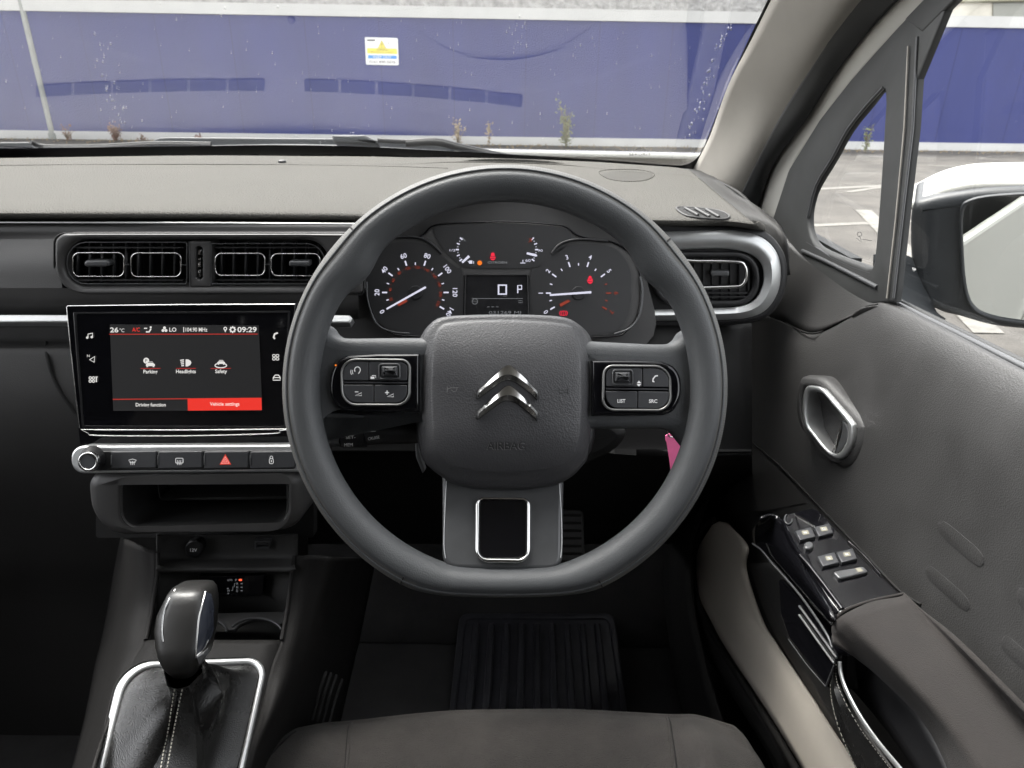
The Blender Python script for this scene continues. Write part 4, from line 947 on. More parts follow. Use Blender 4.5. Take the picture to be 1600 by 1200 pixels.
# gaiter
def gring(t, n=96):
    top = W(287, 1046, .586); nrm = CT.n; q = []
    base = [CT.at(x, y, .001) for x, y in gi_]; bc = sum(base, Vector()) / len(base)
    for i in range(n):
        a = 6.28319 * i / n; dirp = (262 + 0, 0)
        f = (i / n) * len(base); b0 = base[int(f) % len(base)]; b1 = base[(int(f) + 1) % len(base)]; B = b0.lerp(b1, f - int(f))
        aa = math.atan2((B - bc).dot(CT.b), (B - bc).dot(CT.a)); T = top + R_ * .0165 * math.cos(aa) + (CT.b * .016) * math.sin(aa)
        s = t ** 2.6 * .8 + t * .2 if t < 1 else 1
        s2 = t ** .9
        p = Vector(T.lerp(B, s)); hgt = (T - B).dot(nrm); p = p - nrm * (p - B).dot(nrm) + nrm * hgt * (1 - s2) ** 1.15
        env = math.sin(math.pi * min(1, t)) ** .9
        def gs(c, w): 
            dlt = (aa - c + math.pi) % (2 * math.pi) - math.pi; return math.exp(-(dlt / w) ** 2)
        rd = .017 * gs(2.75 + .5 * t, .20) + .015 * gs(-2.5 - .3 * t, .16) + .016 * gs(.25 - 1.1 * t, .17) + .012 * gs(-1.0 - .25 * t, .13) - .010 * gs(3.1, .16) - .010 * gs(-.35, .2) - .008 * gs(-2.05, .14) - .006 * gs(-1.25, .1)
        wv = rd + .0016 * math.sin(aa * 13 + 7 * t + 1) + .0018 * math.sin(9 * t + aa * 3)
        out = (B - bc).normalized(); p += out * wv * env * (.4 if math.sin(aa) > .3 else .8) + nrm * wv * .8 * env
        q.append(p)
    return q
gaiter = loft('gaiter', M['leather'], gl_, [gring(t / 26) for t in range(27)], caps=False, sharp=80)
GB = ON(gaiter)
V_ = []
st = []
for (x0, y0, x1, y1) in ((277, 1058, 252, 1200), (288.5, 1058, 262, 1200)):
    k = 0; t = 0
    while t < 1.3:
        a = GB.at(x0 + (x1 - x0) * t, y0 + (y1 - y0) * t, .0006); b_ = GB.at(x0 + (x1 - x0) * (t + .026), y0 + (y1 - y0) * (t + .026), .0006)
        if a and b_ and (a - b_).length < .02: st.append((a, b_))
        t += .042
V = []; Fc = []
for a, b_ in st:
    t = (b_ - a).normalized(); u = t.cross(D_).normalized() * .0005; w = D_ * .0005; i = len(V)
    V += [a + u, a - w, a - u, b_ + u, b_ - w, b_ - u]; Fc += [(i, i + 1, i + 4, i + 3), (i + 1, i + 2, i + 5, i + 4)]
if V: mk('stitching', V, Fc, M['thread'], gaiter, smooth=False)
sq = [GB.at(282.5 + (257 - 282.5) * t, 1058 + 142 * t, .0003) for t in [i / 12 for i in range(14)]]
tube('gaiter_seam', M['leather'], gaiter, [p for p in sq if p], .0009, n=6)

# ================================================================== FLOOR
fl = thing('cabin_floor', (0, .9, .2), 'black carpeted footwell floor and bulkhead under the steering wheel', 'floor')
box('carpet', M['carpet'], fl, -1.06, .42, -1.7, 1.6, .18, .22)
patch('bulkhead', M['carpet'], fl, [[Vector((x, 1.35, 1.0)) for x in (-1.05, -.3, .1, .43)], [Vector((x, 1.30, .6)) for x in (-1.05, -.3, .1, .43)], [Vector((x, 1.22, .36)) for x in (-1.05, -.3, .1, .43)], [Vector((x, 1.0, .225)) for x in (-1.05, -.3, .1, .43)]], 3, 5, .01)
patch('side_kick_panel', M['lower'], fl, [[W(1150, 520, 1.10), W(1110, 520, 1.2)], [W(1130, 700, 1.12), W(1085, 700, 1.25)], [W(1082, 860, 1.2), W(1040, 860, 1.3)], [W(1092, 1000, 1.12), W(1045, 1000, 1.25)], [W(1165, 1250, .95), W(1095, 1250, 1.1)]], 4, 4, .004)
FM = PL(Vector((0, 1, .245)), Vector((0, -.12, 1)))
fm = thing('floor_mat', FM.at(845, 1100), 'ribbed black rubber heel mat on the carpet in front of the seat', 'floor mat')
slab('mat_base', M['mat'], fm, FM, rrq([(722, 962), (955, 962), (985, 1180), (700, 1180)], 14), -.01, .002, .002)
frame('mat_border', M['mat'], fm, FM, rrq([(718, 958), (960, 958), (990, 1190), (694, 1190)], 14), rrq([(727, 966), (951, 966), (980, 1180), (704, 1180)], 10), 0, .006, .002)
for k in range(9):
    t = (k + .5) / 9; xa = 733 + t * 212; xb = 712 + t * 258
    slab('mat_rib', M['mat'], fm, FM, rrq([(xa - 5, 972), (xa + 5, 972), (xb + 7, 1176), (xb - 7, 1176)], 4), 0, .010, .004)
pd = thing('accelerator_pedal', W(893, 900, .98), 'ribbed black accelerator pedal right of the lower spoke in the dark footwell', 'pedal')
pdp = lean(893, 840, .95, 35)
slab('pedal_pad', M['lower'], pd, pdp, rrq([(874, 795), (912, 797), (915, 905), (872, 905)], 8), -.01, 0, .004)
for k in range(8): slab('pedal_rib', M['dark'], pd, pdp, rr(878, 803 + k * 12, 909, 807 + k * 12, 1), -.001, .003, .001)

# ================================================================== SEAT
seat = thing('driver_seat', (0, .35, .22), 'worn dark grey fabric driver seat cushion with seamed side bolsters', 'seat', 'front seats')
def srow(L): return [W(*p) for p in L]
S = [srow([(470, 1190, .80), (520, 1180, .82), (545, 1180, .82), (700, 1165, .83), (800, 1162, .83), (900, 1162, .83), (1045, 1175, .82), (1070, 1175, .82), (1140, 1190, .80)]),
     srow([(456, 1142, .755), (508, 1133, .765), (545, 1130, .765), (690, 1115, .775), (800, 1112, .775), (900, 1112, .775), (1044, 1120, .765), (1085, 1121, .765), (1140, 1135, .755)]),
     srow([(440, 1150, .70), (505, 1134, .742), (545, 1132, .742), (690, 1117, .75), (800, 1114, .75), (900, 1114, .75), (1046, 1122, .742), (1092, 1122, .742), (1160, 1146, .735)]),
     srow([(418, 1172, .675), (500, 1143, .712), (543, 1143, .718), (690, 1133, .728), (800, 1130, .728), (900, 1130, .728), (1048, 1134, .718), (1098, 1133, .712), (1178, 1172, .72)]),
     srow([(394, 1205, .65), (492, 1172, .675), (541, 1176, .688), (690, 1175, .70), (800, 1174, .70), (900, 1175, .70), (1051, 1172, .688), (1108, 1164, .675), (1198, 1205, .70)]),
     srow([(345, 1300, .60), (470, 1260, .62), (536, 1268, .640), (690, 1275, .65), (800, 1275, .65), (900, 1275, .65), (1060, 1264, .64), (1130, 1250, .62), (1240, 1300, .66)]),
     srow([(250, 1550, .56), (420, 1480, .51), (520, 1490, .53), (690, 1500, .54), (800, 1500, .54), (900, 1500, .54), (1080, 1490, .53), (1180, 1470, .51), (1340, 1550, .56)])]
cush = patch('seat_cushion', M['fabric'], seat, S, 6, 6, .03)
# lower sides of cushion
patch('cushion_side', M['lower'], seat, [[W(470, 1190, .80), W(394, 1208, .655), W(345, 1300, .605), W(250, 1550, .56)], [W(500, 1290, .95), W(420, 1350, .85), W(380, 1450, .8), W(280, 1700, .7)]], 4, 4, .01)
SB = ON(cush)
for pts in ([(548, 1131), (545, 1136), (543, 1150), (541, 1176), (538, 1220)], [(1044, 1121), (1047, 1130), (1050, 1150), (1054, 1176), (1060, 1225)]):
    tube('cushion_seam', M['trimblk'], cush, [p for p in (SB.at(x, y, -.0001) for x, y in pts) if p], .0010, n=6, k=4)
    tube('cushion_piping', M['fabric'], cush, [p for p in (SB.at(x + (2.5 if x < 800 else -2.5), y, .0003) for x, y in pts) if p], .0016, n=6, k=4)
tube('cushion_seam', M['trimblk'], cush, [p for p in (SB.at(x, y, 0) for x, y in ((462, 1143), (450, 1152), (432, 1170), (412, 1198))) if p], .0010, n=6, k=4)

def seatback(par, xc):  # unseen seat back, added to block rear light and reflections in the gloss parts
    V = []; rg = []
    for z, y, w, t in ((.56, -.22, .21, .07), (.62, -.26, .25, .09), (.85, -.34, .26, .09), (1.08, -.40, .23, .08), (1.16, -.43, .18, .06), (1.18, -.44, .10, .03)):
        rg.append([Vector((xc + w * math.copysign(abs(math.cos(a)) ** .5, math.cos(a)), y + t * math.copysign(abs(math.sin(a)) ** .6, math.sin(a)), z)) for a in [6.28319 * i / 40 for i in range(40)]])
    loft('backrest', M['fabric'], par, rg)
    rg = []
    for z, w, t in ((1.22, .05, .02), (1.23, .11, .045), (1.30, .13, .055), (1.38, .12, .05), (1.41, .06, .02)):
        rg.append([Vector((xc + w * math.cos(a), -.47 + t * math.sin(a), z)) for a in [6.28319 * i / 32 for i in range(32)]])
    loft('headrest', M['fabric'], par, rg)
    for s in (-.05, .05): tube('headrest_post', M['chrome'], par, [Vector((xc + s, -.45, 1.14)), Vector((xc + s, -.465, 1.24))], .006)
seatback(seat, 0)
ps = thing('unseen_passenger_seat', (-.62, .2, .22), 'unseen dark grey fabric passenger seat, added to block rear light and reflections', 'seat', 'front seats')
seatback(ps, -.64)
o_ = box('seat_cushion', M['fabric'], ps, -.88, -.42, -.28, .22, .38, .52, .04)

# ================================================================== STEERING WHEEL
WH = PL(W(789, 605, .58), -D_)
sw = thing('steering_wheel', W(789, 605, .60), 'dark grey flat bottomed steering wheel with chrome double chevron badge on the hub', 'steering wheel')
s_ = .58 / F
def rim_ro(a):     # outer radius px
    r = 346.5; y = r * math.sin(a)
    if y < -322: r = r * (322 + (-y - 322) * .25) / -y if False else r
    return r
def flat(p, lim, soft=10):
    y = p[1] - 605; k = lim - soft
    if y > k: y = k + soft * (1 - math.exp(-(y - k) / soft * 1.0))
    return (p[0], 605 + y)
NA = 180; rings = []; NP = 40
UVs = []
for i in range(NA):
    a = 2 * math.pi * i / NA; ad = math.degrees(a)
    bul = 0
    for b0 in (141, 39): bul += 14 * math.exp(-((ad - b0) / 7.5) ** 2)
    ro, ri = 346.5, 290 - bul
    po = flat((789 + ro * math.cos(a), 605 - ro * math.sin(a)), 331, 22); pi = flat((789 + ri * math.cos(a), 605 - ri * math.sin(a)), 284, 10)
    O = WH.at(*po, 0); I = WH.at(*pi, 0); c = (O + I) / 2; e = (O - I) / 2; rx = e.length; e.normalize()
    q = []
    for j in range(NP):
        b_ = 2 * math.pi * j / NP; x, z = math.cos(b_), math.sin(b_); f = 1.0
        bd_ = math.degrees(b_)
        g = math.exp(-((bd_ - 62) / 3.6) ** 2)           # stitched groove between the outer grip and the inner rim
        f -= .075 * g
        q.append(c + e * (rx * x * f) - D_ * (.0150 * z * f) + (-D_) * 0)
    rings.append(q)
rim = loft('rim', [M['wheel'], M['grip']], sw, rings, caps=False, loop=True, sharp=60)
uvl = rim.data.uv_layers.new(name='UVMap'); Cc = .317 * 0
for p in rim.data.polygons:
    k = p.index // NP; j = p.index % NP
    for li, vi in zip(p.loop_indices, p.vertices):
        kk = vi // NP; jj = vi % NP
        if k == NA - 1 and kk == 0: kk = NA
        if j == NP - 1 and jj == 0: jj = NP
        uvl.data[li].uv = (kk / NA * 2 * math.pi * .167, jj / NP * 2 * math.pi * .0152)
    ang_ = (k + .5) / NA * 360; jd = (j + .5) / NP * 360
    if (jd < 61 or jd > 300) and not (246 < ang_ < 294): p.material_index = 1
# check normals outward
cen = rings[0]; f0 = rim.data.polygons[0]
c0 = sum(rings[0], Vector()) / NP - LOC['rim'] if 'rim' in LOC else Vector()
if f0.normal.dot(Vector(f0.center) - c0) < 0:
    rim.data.flip_normals()
def seamring(a, j0, j1, nm='rim_seam', r=.0007):
    k = int(a / 360 * NA) % NA; q = rings[k]; c = sum(q, Vector()) / NP
    tube(nm, M['trimblk'], rim, [c + (q[j % NP] - c) * 1.004 for j in range(j0, j1)], r, n=6)
seamring(134, -6, 7); seamring(43, -6, 7); seamring(243, -8, 9); seamring(297, -8, 9)
RM = ON(rim)
# bright bead running beside the groove
tube('rim_bead', M['wheel'], rim, [ (sum(q, Vector()) / NP) + (q[6] - sum(q, Vector()) / NP) * .985 for q in rings], .0010, True, n=6)
# spokes: lateral arms
def arm(sgn, ol, il, name='spoke'):
    return None
armL = [(486, 500), (508, 508), (520, 522), (540, 527.5), (600, 527), (660, 527), (700, 530), (700, 664), (646, 662), (560, 659), (532, 661), (519, 670), (506, 690), (492, 706), (478, 690), (470, 600), (474, 520)]
armR = [(1094, 508), (1072, 516), (1060, 531), (1040, 537), (980, 535), (925, 532), (880, 530), (880, 668), (929, 671), (1010, 671), (1045, 673), (1060, 682), (1073, 698), (1088, 712), (1102, 690), (1110, 600), (1108, 530)]
for P_ in (armL, armR):
    q = [(p.x, p.y) for p in cat([(x, y, 0) for x, y in P_], 4, True)]
    slab('spoke', M['wheel'], sw, WH, q, -.034, -.004, .011, 6)
# column behind hub
slab('hub_back', M['black'], sw, WH, [(p.x, p.y) for p in cat([(x, y, 0) for x, y in ((660, 520), (789, 505), (918, 520), (930, 620), (915, 720), (789, 745), (665, 720), (650, 620))], 5, True)], -.06, -.012, .006)
# lower spoke
_v = WH.at(785, 745, -.024) - WH.at(785, 890, .004); LSP = PL(WH.at(785, 890, .004), R_.cross(_v.normalized()) if R_.cross(_v).dot(D_) < 0 else -R_.cross(_v.normalized()))
ls = slab('lower_spoke', M['darksatin'], sw, LSP, rrq([(690, 735), (881, 737), (879, 891), (691, 889)], [9, 9, 24, 24], 8), -.02, 0, .004, 4)
ptube('spoke_edge', M['satin'], ls, LSP, [(697.5, 752), (695, 800), (693.5, 850), (696, 872)], .7, .0003, k=3)
ptube('spoke_edge', M['satin'], ls, LSP, [(873.5, 752), (877, 800), (878, 850), (876, 872)], .7, .0003, k=3)
frame('spoke_window_trim', M['chrome'], ls, LSP, rrq([(743, 776), (829, 777), (829, 880), (742, 879)], [13, 13, 22, 22], 8), rrq([(748.5, 779.5), (824, 780.5), (823.5, 873), (747.5, 872)], [9, 9, 14, 14], 8), -.004, .0045, .0017, .0012, -.004)
slab('spoke_window', M['gloss'], ls, LSP, rrq([(749, 779), (823, 780), (822, 871), (749, 871)], 12), -.006, .0012, .0005)
# airbag cover
ao = [(690, 495.5), (740, 492), (789, 491.3), (838, 492), (883, 496), (906, 508), (921, 524), (929, 548), (932, 585), (931, 620), (927, 662), (919, 712), (908, 730), (893, 745), (868, 758), (830, 764), (789, 766), (748, 764), (712, 757), (690, 745), (671, 730), (658, 712), (650, 662), (647.5, 620), (648, 585), (651, 548), (658, 525), (670, 508)]
# order around centre
N_ = 112
O = radial([(p.x, p.y) for p in cat([(x, y, 0) for x, y in ao], 4, True)], (789.5, 629), N_)
inn = [(700, 506), (789, 501), (880, 507), (898, 520), (906, 545), (908, 600), (907, 660), (902, 700), (888, 720), (868, 731), (789, 738), (710, 730), (692, 718), (680, 700), (675, 660), (674, 600), (677, 545), (684, 520)]
I = radial([(p.x, p.y) for p in cat([(x, y, 0) for x, y in inn], 4, True)], (789.5, 629), N_)
rings = []
for t, h in ((0, -.045), (0, -.022), (.03, -.0165), (.10, -.0115), (.25, -.006), (.55, .0005), (.85, .0058), (.97, .0074), (1.0, .0079), (1.06, .0083), (1.2, .0089), (1.6, .0098), (2.2, .0106), (3.0, .011)):
    q = []
    for o, i_ in zip(O, I):
        if t <= 1: x, y = o[0] + (i_[0] - o[0]) * t, o[1] + (i_[1] - o[1]) * t
        else:
            f = (t - 1) / 2.2; x, y = i_[0] + (789.5 - i_[0]) * f, i_[1] + (629 - i_[1]) * f
        fo = min(1, t / .9); hh = h - fo * (.016 * max(0, (592 - y) / 92) ** 2 + .008 * max(0, (y - 660) / 80) ** 2 + .003 * (abs(x - 789.5) / 120) ** 2)
        q.append(WH.at(x, y, hh))
    rings.append(q)
ab = loft('airbag_cover', M['airbag'], sw, rings, sharp=75)
AB = ON(ab)
# chevron badge
def chev(dy, dyb):
    outer = [(744, 621.5 + dy), (747, 611 + dy), (762, 597 + dy), (778, 582.5 + dy), (788, 573.5 + dy), (794.5, 570.8 + dy), (801, 573.5 + dy), (812, 583 + dy), (828, 599 + dy), (840, 612 + dy), (841, 620 + dy), (839.5, 624.5 + dy)]
    ridge = [(745.3, 621.7 + dy), (749, 613.5 + dy), (764, 601 + dy), (779, 590 + dy), (788, 586 + dy), (794.5, 585.2 + dy), (801, 586.2 + dy), (811, 591 + dy), (827, 603 + dy), (838, 614.5 + dy), (839.8, 620 + dy), (838.8, 624 + dy)]
    inner = [(746, 623.3 + dy), (750, 621 + dy), (766, 609 + dy), (780, 598.5 + dy), (788, 594.8 + dy), (794, 594 + dy), (800, 595 + dy), (810, 600 + dy), (825, 611.5 + dy), (835.5, 620.5 + dy), (837.5, 623.5 + dy), (838.2, 625 + dy)]
    k = 5; A = cat([(x, y, 0) for x, y in outer], k); Rg = cat([(x, y, 0) for x, y in ridge], k); B = cat([(x, y, 0) for x, y in inner], k); n = len(A)
    V = [WH.at(p.x, p.y, .009) for p in A] + [WH.at(p.x, p.y, .0128) for p in A] + [WH.at(p.x, p.y, .0150) for p in Rg] + [WH.at(p.x, p.y, .0120) for p in B] + [WH.at(p.x, p.y, .009) for p in B]
    Fc = [(r_ * n + i, (r_ + 1) * n + i, (r_ + 1) * n + i + 1, r_ * n + i + 1) for r_ in range(4) for i in range(n - 1)] + [(0, 4 * n, 3 * n, 2 * n, n), (n - 1, 2 * n - 1, 3 * n - 1, 4 * n - 1, 5 * n - 1)]
    o = mk('chevron_badge', V, Fc, M['chrome'], ab, sharp=30)
    ptube('badge_outline', M['trimblk'], ab, WH, [(p.x, p.y) for p in A] + [(p.x, p.y) for p in B[::-1]], .8, .0108, True, n=6)
chev(0, 0); chev(32, 32)
Draw(AB, .00045).text('AIRBAG', 791, 696, 12.5, 60).build('airbag_lettering', M['emboss'], ab)
Draw(AB, .0003).text('AIRBAG', 790.0, 696.9, 12.5, 60, 0, .012).build('airbag_lettering', mat('emboss_lit_edge', (.17, .17, .17), .3), ab)  # paler offset copy paints the lit lower edge of the embossed strokes
Draw(AB, .0005).line([(699, 604), (699, 613)], 1).line([(699, 608), (704, 606), (716, 606)], .9).line([(705, 609), (709, 612), (713, 611), (714, 607)], .9).build('horn_symbol', M['grey'], ab)
Draw(AB, .0005).line([(887, 607), (887, 617)], 1.2).line([(870.5, 610), (887, 609)], .9).line([(873, 611), (876, 615), (883, 613)], .9).build('horn_symbol', M['emboss'], ab)
# control pods
def pod(outer, ring_o, ring_i, side):
    pdn = slab('control_pod', M['gloss'], sw, WH, outer, -.02, .0025, .0032, 4)
    frame('pod_ring', M['satin2'], pdn, WH, ring_o, ring_i, 0, .0058, .0014)
    return pdn
pL = pod([(655, 553)] + [(655, 553), (590, 553)] + [(p.x, p.y) for p in cat([(545, 555.5, 0), (530, 562, 0), (519, 577, 0), (514.5, 598, 0), (516, 618, 0), (526, 635, 0), (541, 642, 0)], 4)] + [(600, 644), (655, 644)], rrq([(530, 559.5), (642, 560.5), (641, 634.5), (533, 634.5)], [26, 16, 22, 24], 8), rrq([(534, 563.5), (638, 564.5), (637, 630.5), (537, 630.5)], [22, 12, 18, 20], 8), 0)
pR = pod([(925, 563), (990, 563)] + [(p.x, p.y) for p in cat([(1035, 565, 0), (1052, 572, 0), (1062, 585, 0), (1065.5, 604, 0), (1063, 624, 0), (1053, 642, 0), (1038, 649, 0)], 4)] + [(990, 650.5), (925, 650.5)], rrq([(942, 569.5), (1049, 570.5), (1051, 643), (940, 642.5)], [16, 26, 24, 20], 8), rrq([(946, 573.5), (1045, 574.5), (1047, 639), (944, 638.5)], [12, 22, 20, 16], 8), 1)
def btn(parent, c, r, sym=None):
    return slab('button', M['pad'], parent, WH, rrq(c, [max(q_, 1.6) for q_ in r]), 0, .0052, .0006)
b1 = btn(pL, [(535, 564.5), (575.5, 565), (575.5, 594.5), (535, 594.5)], [20, 1, 1, 3]); b2 = btn(pL, [(577, 565), (637, 565.3), (636, 594.8), (577, 594.5)], [1, 11, 2, 1])
slab('centre_bar', M['pad'], pL, WH, [(535, 596), (637, 597), (637, 599.5), (535, 598.8)], 0, .0046, .0004)
b3 = btn(pL, [(535, 601), (583.5, 601.3), (583.5, 629.5), (540, 629)], [2, 1, 1, 18]); b4 = btn(pL, [(585, 601.3), (636, 601.8), (635.5, 629.5), (585, 629.5)], [1, 1, 17, 1])
c1 = btn(pR, [(947, 574.5), (1003.5, 575.3), (1003.5, 604.5), (947, 603.8)], [12, 1, 1, 1]); c2 = btn(pR, [(1005, 575.3), (1045, 575.5), (1045.5, 605.3), (1005, 604.5)], [1, 21, 1, 1])
slab('centre_bar', M['pad'], pR, WH, [(947, 606), (1045, 607), (1045, 609.5), (947, 608.8)], 0, .0046, .0004)
c3 = btn(pR, [(946, 611), (996, 611.5), (995.5, 638), (950, 637.5)], [1, 1, 1, 16]); c4_ = btn(pR, [(997.5, 611.5), (1045.5, 612), (1044, 638.5), (997, 638)], [1, 1, 18, 1])
HH = .0056
Draw(WH, HH).line(arc(558.5, 578, 4.5, 4.8, -40, 215, 12), 1.4).line(arc(556, 581, 5.5, 5.5, 150, 220, 6), 1).line(arc(556, 581, 8, 7.5, 155, 215, 6), 1).line([(562, 581), (560, 584)], 1.4).build('voice_symbol', M['print'], pL)
Draw(WH, HH).rect(579, 588.5, 585, 592).line([(581, 586.8), (587, 586.8), (587, 590.5)], 1.1).build('list_symbol', M['print'], pL)
Draw(WH, HH).line([(554.5, 612.3), (560, 612.3)], 1.3).line([(555, 618.2), (565, 613.6), (565, 618.2)], 1.1, True).build('volume_symbol', M['print'], pL)
Draw(WH, HH).line([(601.5, 613.5), (608, 613.5)], 1.3).line([(604.8, 610.2), (604.8, 616.8)], 1.3).line([(605, 620), (615, 615.4), (615, 620)], 1.1, True).build('volume_symbol', M['print'], pL)
Draw(WH, HH).poly([(998.3, 594.8), (1002, 598.8), (994.8, 598.8)]).poly([(994.8, 600.2), (1002, 600.2), (998.3, 604)]).build('arrow_symbol', M['print'], pR)
Draw(WH, HH).line([(1028, 587), (1024, 587.5), (1020.5, 592), (1020, 596), (1022.5, 596.5)], 2).build('phone_symbol', M['print'], pR)
Draw(WH, HH).text('LIST', 971, 626.5, 5.6, 12.5, 0, .02).build('button_lettering', M['print'], pR)
Draw(WH, HH).text('SRC', 1020.5, 626.8, 5.6, 13, 0, .02).build('button_lettering', M['print'], pR)
for par, x0, x1, y0, y1 in ((pL, 593.5, 622.5, 570.5, 590.5), (pR, 959.5, 987, 580, 599.5)):
    frame('wheel_socket', M['darksatin'], par, WH, rr(x0 - 3, y0 - 3, x1 + 3, y1 + 3, 5), rr(x0, y0, x1, y1, 3), .004, .0064, .001)
    ro = slab('thumb_roller', M['pad'], par, WH, rr(x0 + 1.5, y0 + 1, x1 - 1.5, y1 - 2, 2), .004, .0092, .0034, 5)
    slab('roller_groove', M['darksatin'], par, WH, [(x0 + 4, y0 + 7), (x1 - 4, y0 + 7), (x1 - 4, y0 + 9), (x0 + 4, y0 + 9)], .008, .0096, .0003)
Draw(WH, .0032).disc(524.5, 570.6, 1.6, 8).build('pod_lamp', M['litorg'], pL)

# ================================================================== STALKS, KEY TAG
stk = thing('cruise_stalk', W(560, 680, .635), 'black cruise control stalk with white SET and MEM markings behind the left spoke', 'stalk')
def cyl(px0, px1, py, d, rpx, m, nm, par, r2=None):
    r0 = rpx * d / F; r1 = (r2 or rpx) * d / F; rg = []
    for px, r in ((px0, r0 * .82), (px0 + (1.5 if px1 > px0 else -1.5), r0), (px1, r1)):
        c = W(px, py, d); rg.append([c + U_ * r * math.cos(a) + D_ * r * math.sin(a) for a in [6.28319 * i / 36 for i in range(36)]])
    return loft(nm, m, par, rg)
s1 = cyl(513, 534, 679, .618, 19, M['darksatin'], 'end_cap', stk); s2 = cyl(534.5, 572, 677, .618, 22, M['black'], 'rotary_ring', stk); s3 = cyl(572.5, 740, 674, .618, 21, M['black'], 'stalk_body', stk, 16)
q = ON(s2); Draw(q, .0004).text('SET+', 543.5, 664, 4.8, 15, 8).line([(531, 665), (541, 662.5)], .8).rect(535.5, 671.5, 537.8, 675.5).rect(538.6, 671.5, 540.9, 675.5).line(arc(548, 673, 4.6, 4.4, -40, 220, 14), 1.1).line([(548, 673), (551, 670)], .9).text('SET-', 548, 683, 4.6, 15, 2).text('MEM', 544.5, 694.5, 4.8, 13, 2).build('ring_lettering', M['print'], s2)
q = ON(s3); Draw(q, .0004).text('0', 570 + 6, 670, 5, 3).rect(580, 662, 586, 664.5).line([(579, 668), (587, 666)], .9).rect(581, 670, 586, 672).line([(579, 674.5), (587, 674)], .7).text('CRUISE', 584, 684, 4.2, 18, 10).build('stalk_lettering', M['print'], s3)
key = thing('key_tag', W(1050, 700, .70), 'bright pink paper key tag hanging behind the right side of the wheel rim', 'key tag')
kp = lean(1050, 700, .70, 12, -8)
slab('tag_card', M['pink'], key, kp, [(1040, 681), (1047, 677), (1055, 676), (1060, 681), (1063, 690), (1063, 700), (1059, 718), (1054, 738), (1049, 740), (1046, 716), (1042, 692), (1040.5, 688)], 0, .0012, .0003)
tube('tag_ring', M['chrome'], key, [kp.at(1050 + 7 * math.cos(a), 676 + 7 * math.sin(a), .001) for a in [6.283 * i / 16 for i in range(16)]], .0008, True, n=6)

# ================================================================== DOOR
dr_ = thing('front_door', (.42, .6, .3), 'open grained dark grey driver door with quarter window, chrome handle, switches and wing mirror', 'door')
dr_['label'] = 'dark grey driver side door panel with chrome handle, window switches, side glass and wing mirror'
def DR_(L): return [WX(x, y, X) for x, y, X in L]
Dg = [DR_([(1105, 460, .366), (1215, 500, .385), (1270, 522, .397), (1350, 480, .412), (1400, 476, .418), (1600, 578, .418), (1850, 705, .418)]),
      DR_([(1105, 480, .362), (1212, 512, .382), (1272, 530, .393), (1352, 489, .407), (1402, 487, .411), (1600, 590, .410), (1850, 722, .408)]),
      DR_([(1106, 540, .365), (1212, 548, .376), (1275, 560, .387), (1355, 530, .397), (1405, 532, .400), (1600, 645, .399), (1850, 790, .396)]),
      DR_([(1106, 620, .362), (1210, 620, .371), (1265, 620, .378), (1345, 600, .388), (1405, 615, .391), (1600, 740, .391), (1850, 900, .388)]),
      DR_([(1100, 720, .36), (1200, 715, .366), (1260, 715, .372), (1340, 720, .382), (1420, 735, .387), (1600, 850, .388), (1850, 1020, .386)]),
      DR_([(1130, 800, .36), (1180, 790, .364), (1260, 805, .368), (1345, 840, .378), (1430, 880, .384), (1600, 1000, .386), (1850, 1180, .384)]),
      DR_([(1110, 900, .36), (1180, 900, .362), (1260, 920, .364), (1345, 960, .372), (1430, 1010, .378), (1600, 1130, .382), (1850, 1320, .38)]),
      DR_([(1150, 1050, .355), (1210, 1050, .357), (1290, 1080, .36), (1370, 1120, .366), (1450, 1180, .37), (1620, 1300, .374), (1850, 1460, .374)]),
      DR_([(1250, 1300, .35), (1300, 1300, .352), (1370, 1320, .355), (1450, 1360, .36), (1540, 1420, .364), (1700, 1520, .368), (1900, 1640, .37)])]
for r_ in Dg: r_.append(r_[-1] + (r_[-1] - r_[-2]).normalized() * .45 if (r_[-1] - r_[-2]).length else r_[-1])
dc = patch('door_card', M['door'], dr_, Dg, 6, 6, .006)
DC = ON(dc)
box('inner_skin', M['seal'], dr_, .435, .45, .9, 1.6, .3, .985)
sail = patch('sail_panel', M['door'], dr_, [[WX(x, y, X) for x, y, X in r] for r in ([(1190, 330, .40), (1212, 345, .408), (1240, 385, .413), (1300, 425, .415), (1365, 462, .417), (1398, 470, .419)],
     [(1205, 420, .393), (1222, 430, .399), (1250, 450, .404), (1300, 468, .408), (1352, 478, .411), (1394, 472, .4165)], [(1185, 500, .381), (1222, 500, .388), (1250, 516, .393), (1275, 519, .396), (1320, 498, .403), (1352, 480, .409)])], 5, 5, .004)
tube('sail_gap', M['trimblk'], sail, [DC.at(x, y, .0006) or WX(x, y, .39) for x, y in ((1224, 502), (1245, 514), (1268, 521), (1290, 516), (1322, 498), (1350, 481), (1372, 476))], .0011, n=6, k=5)
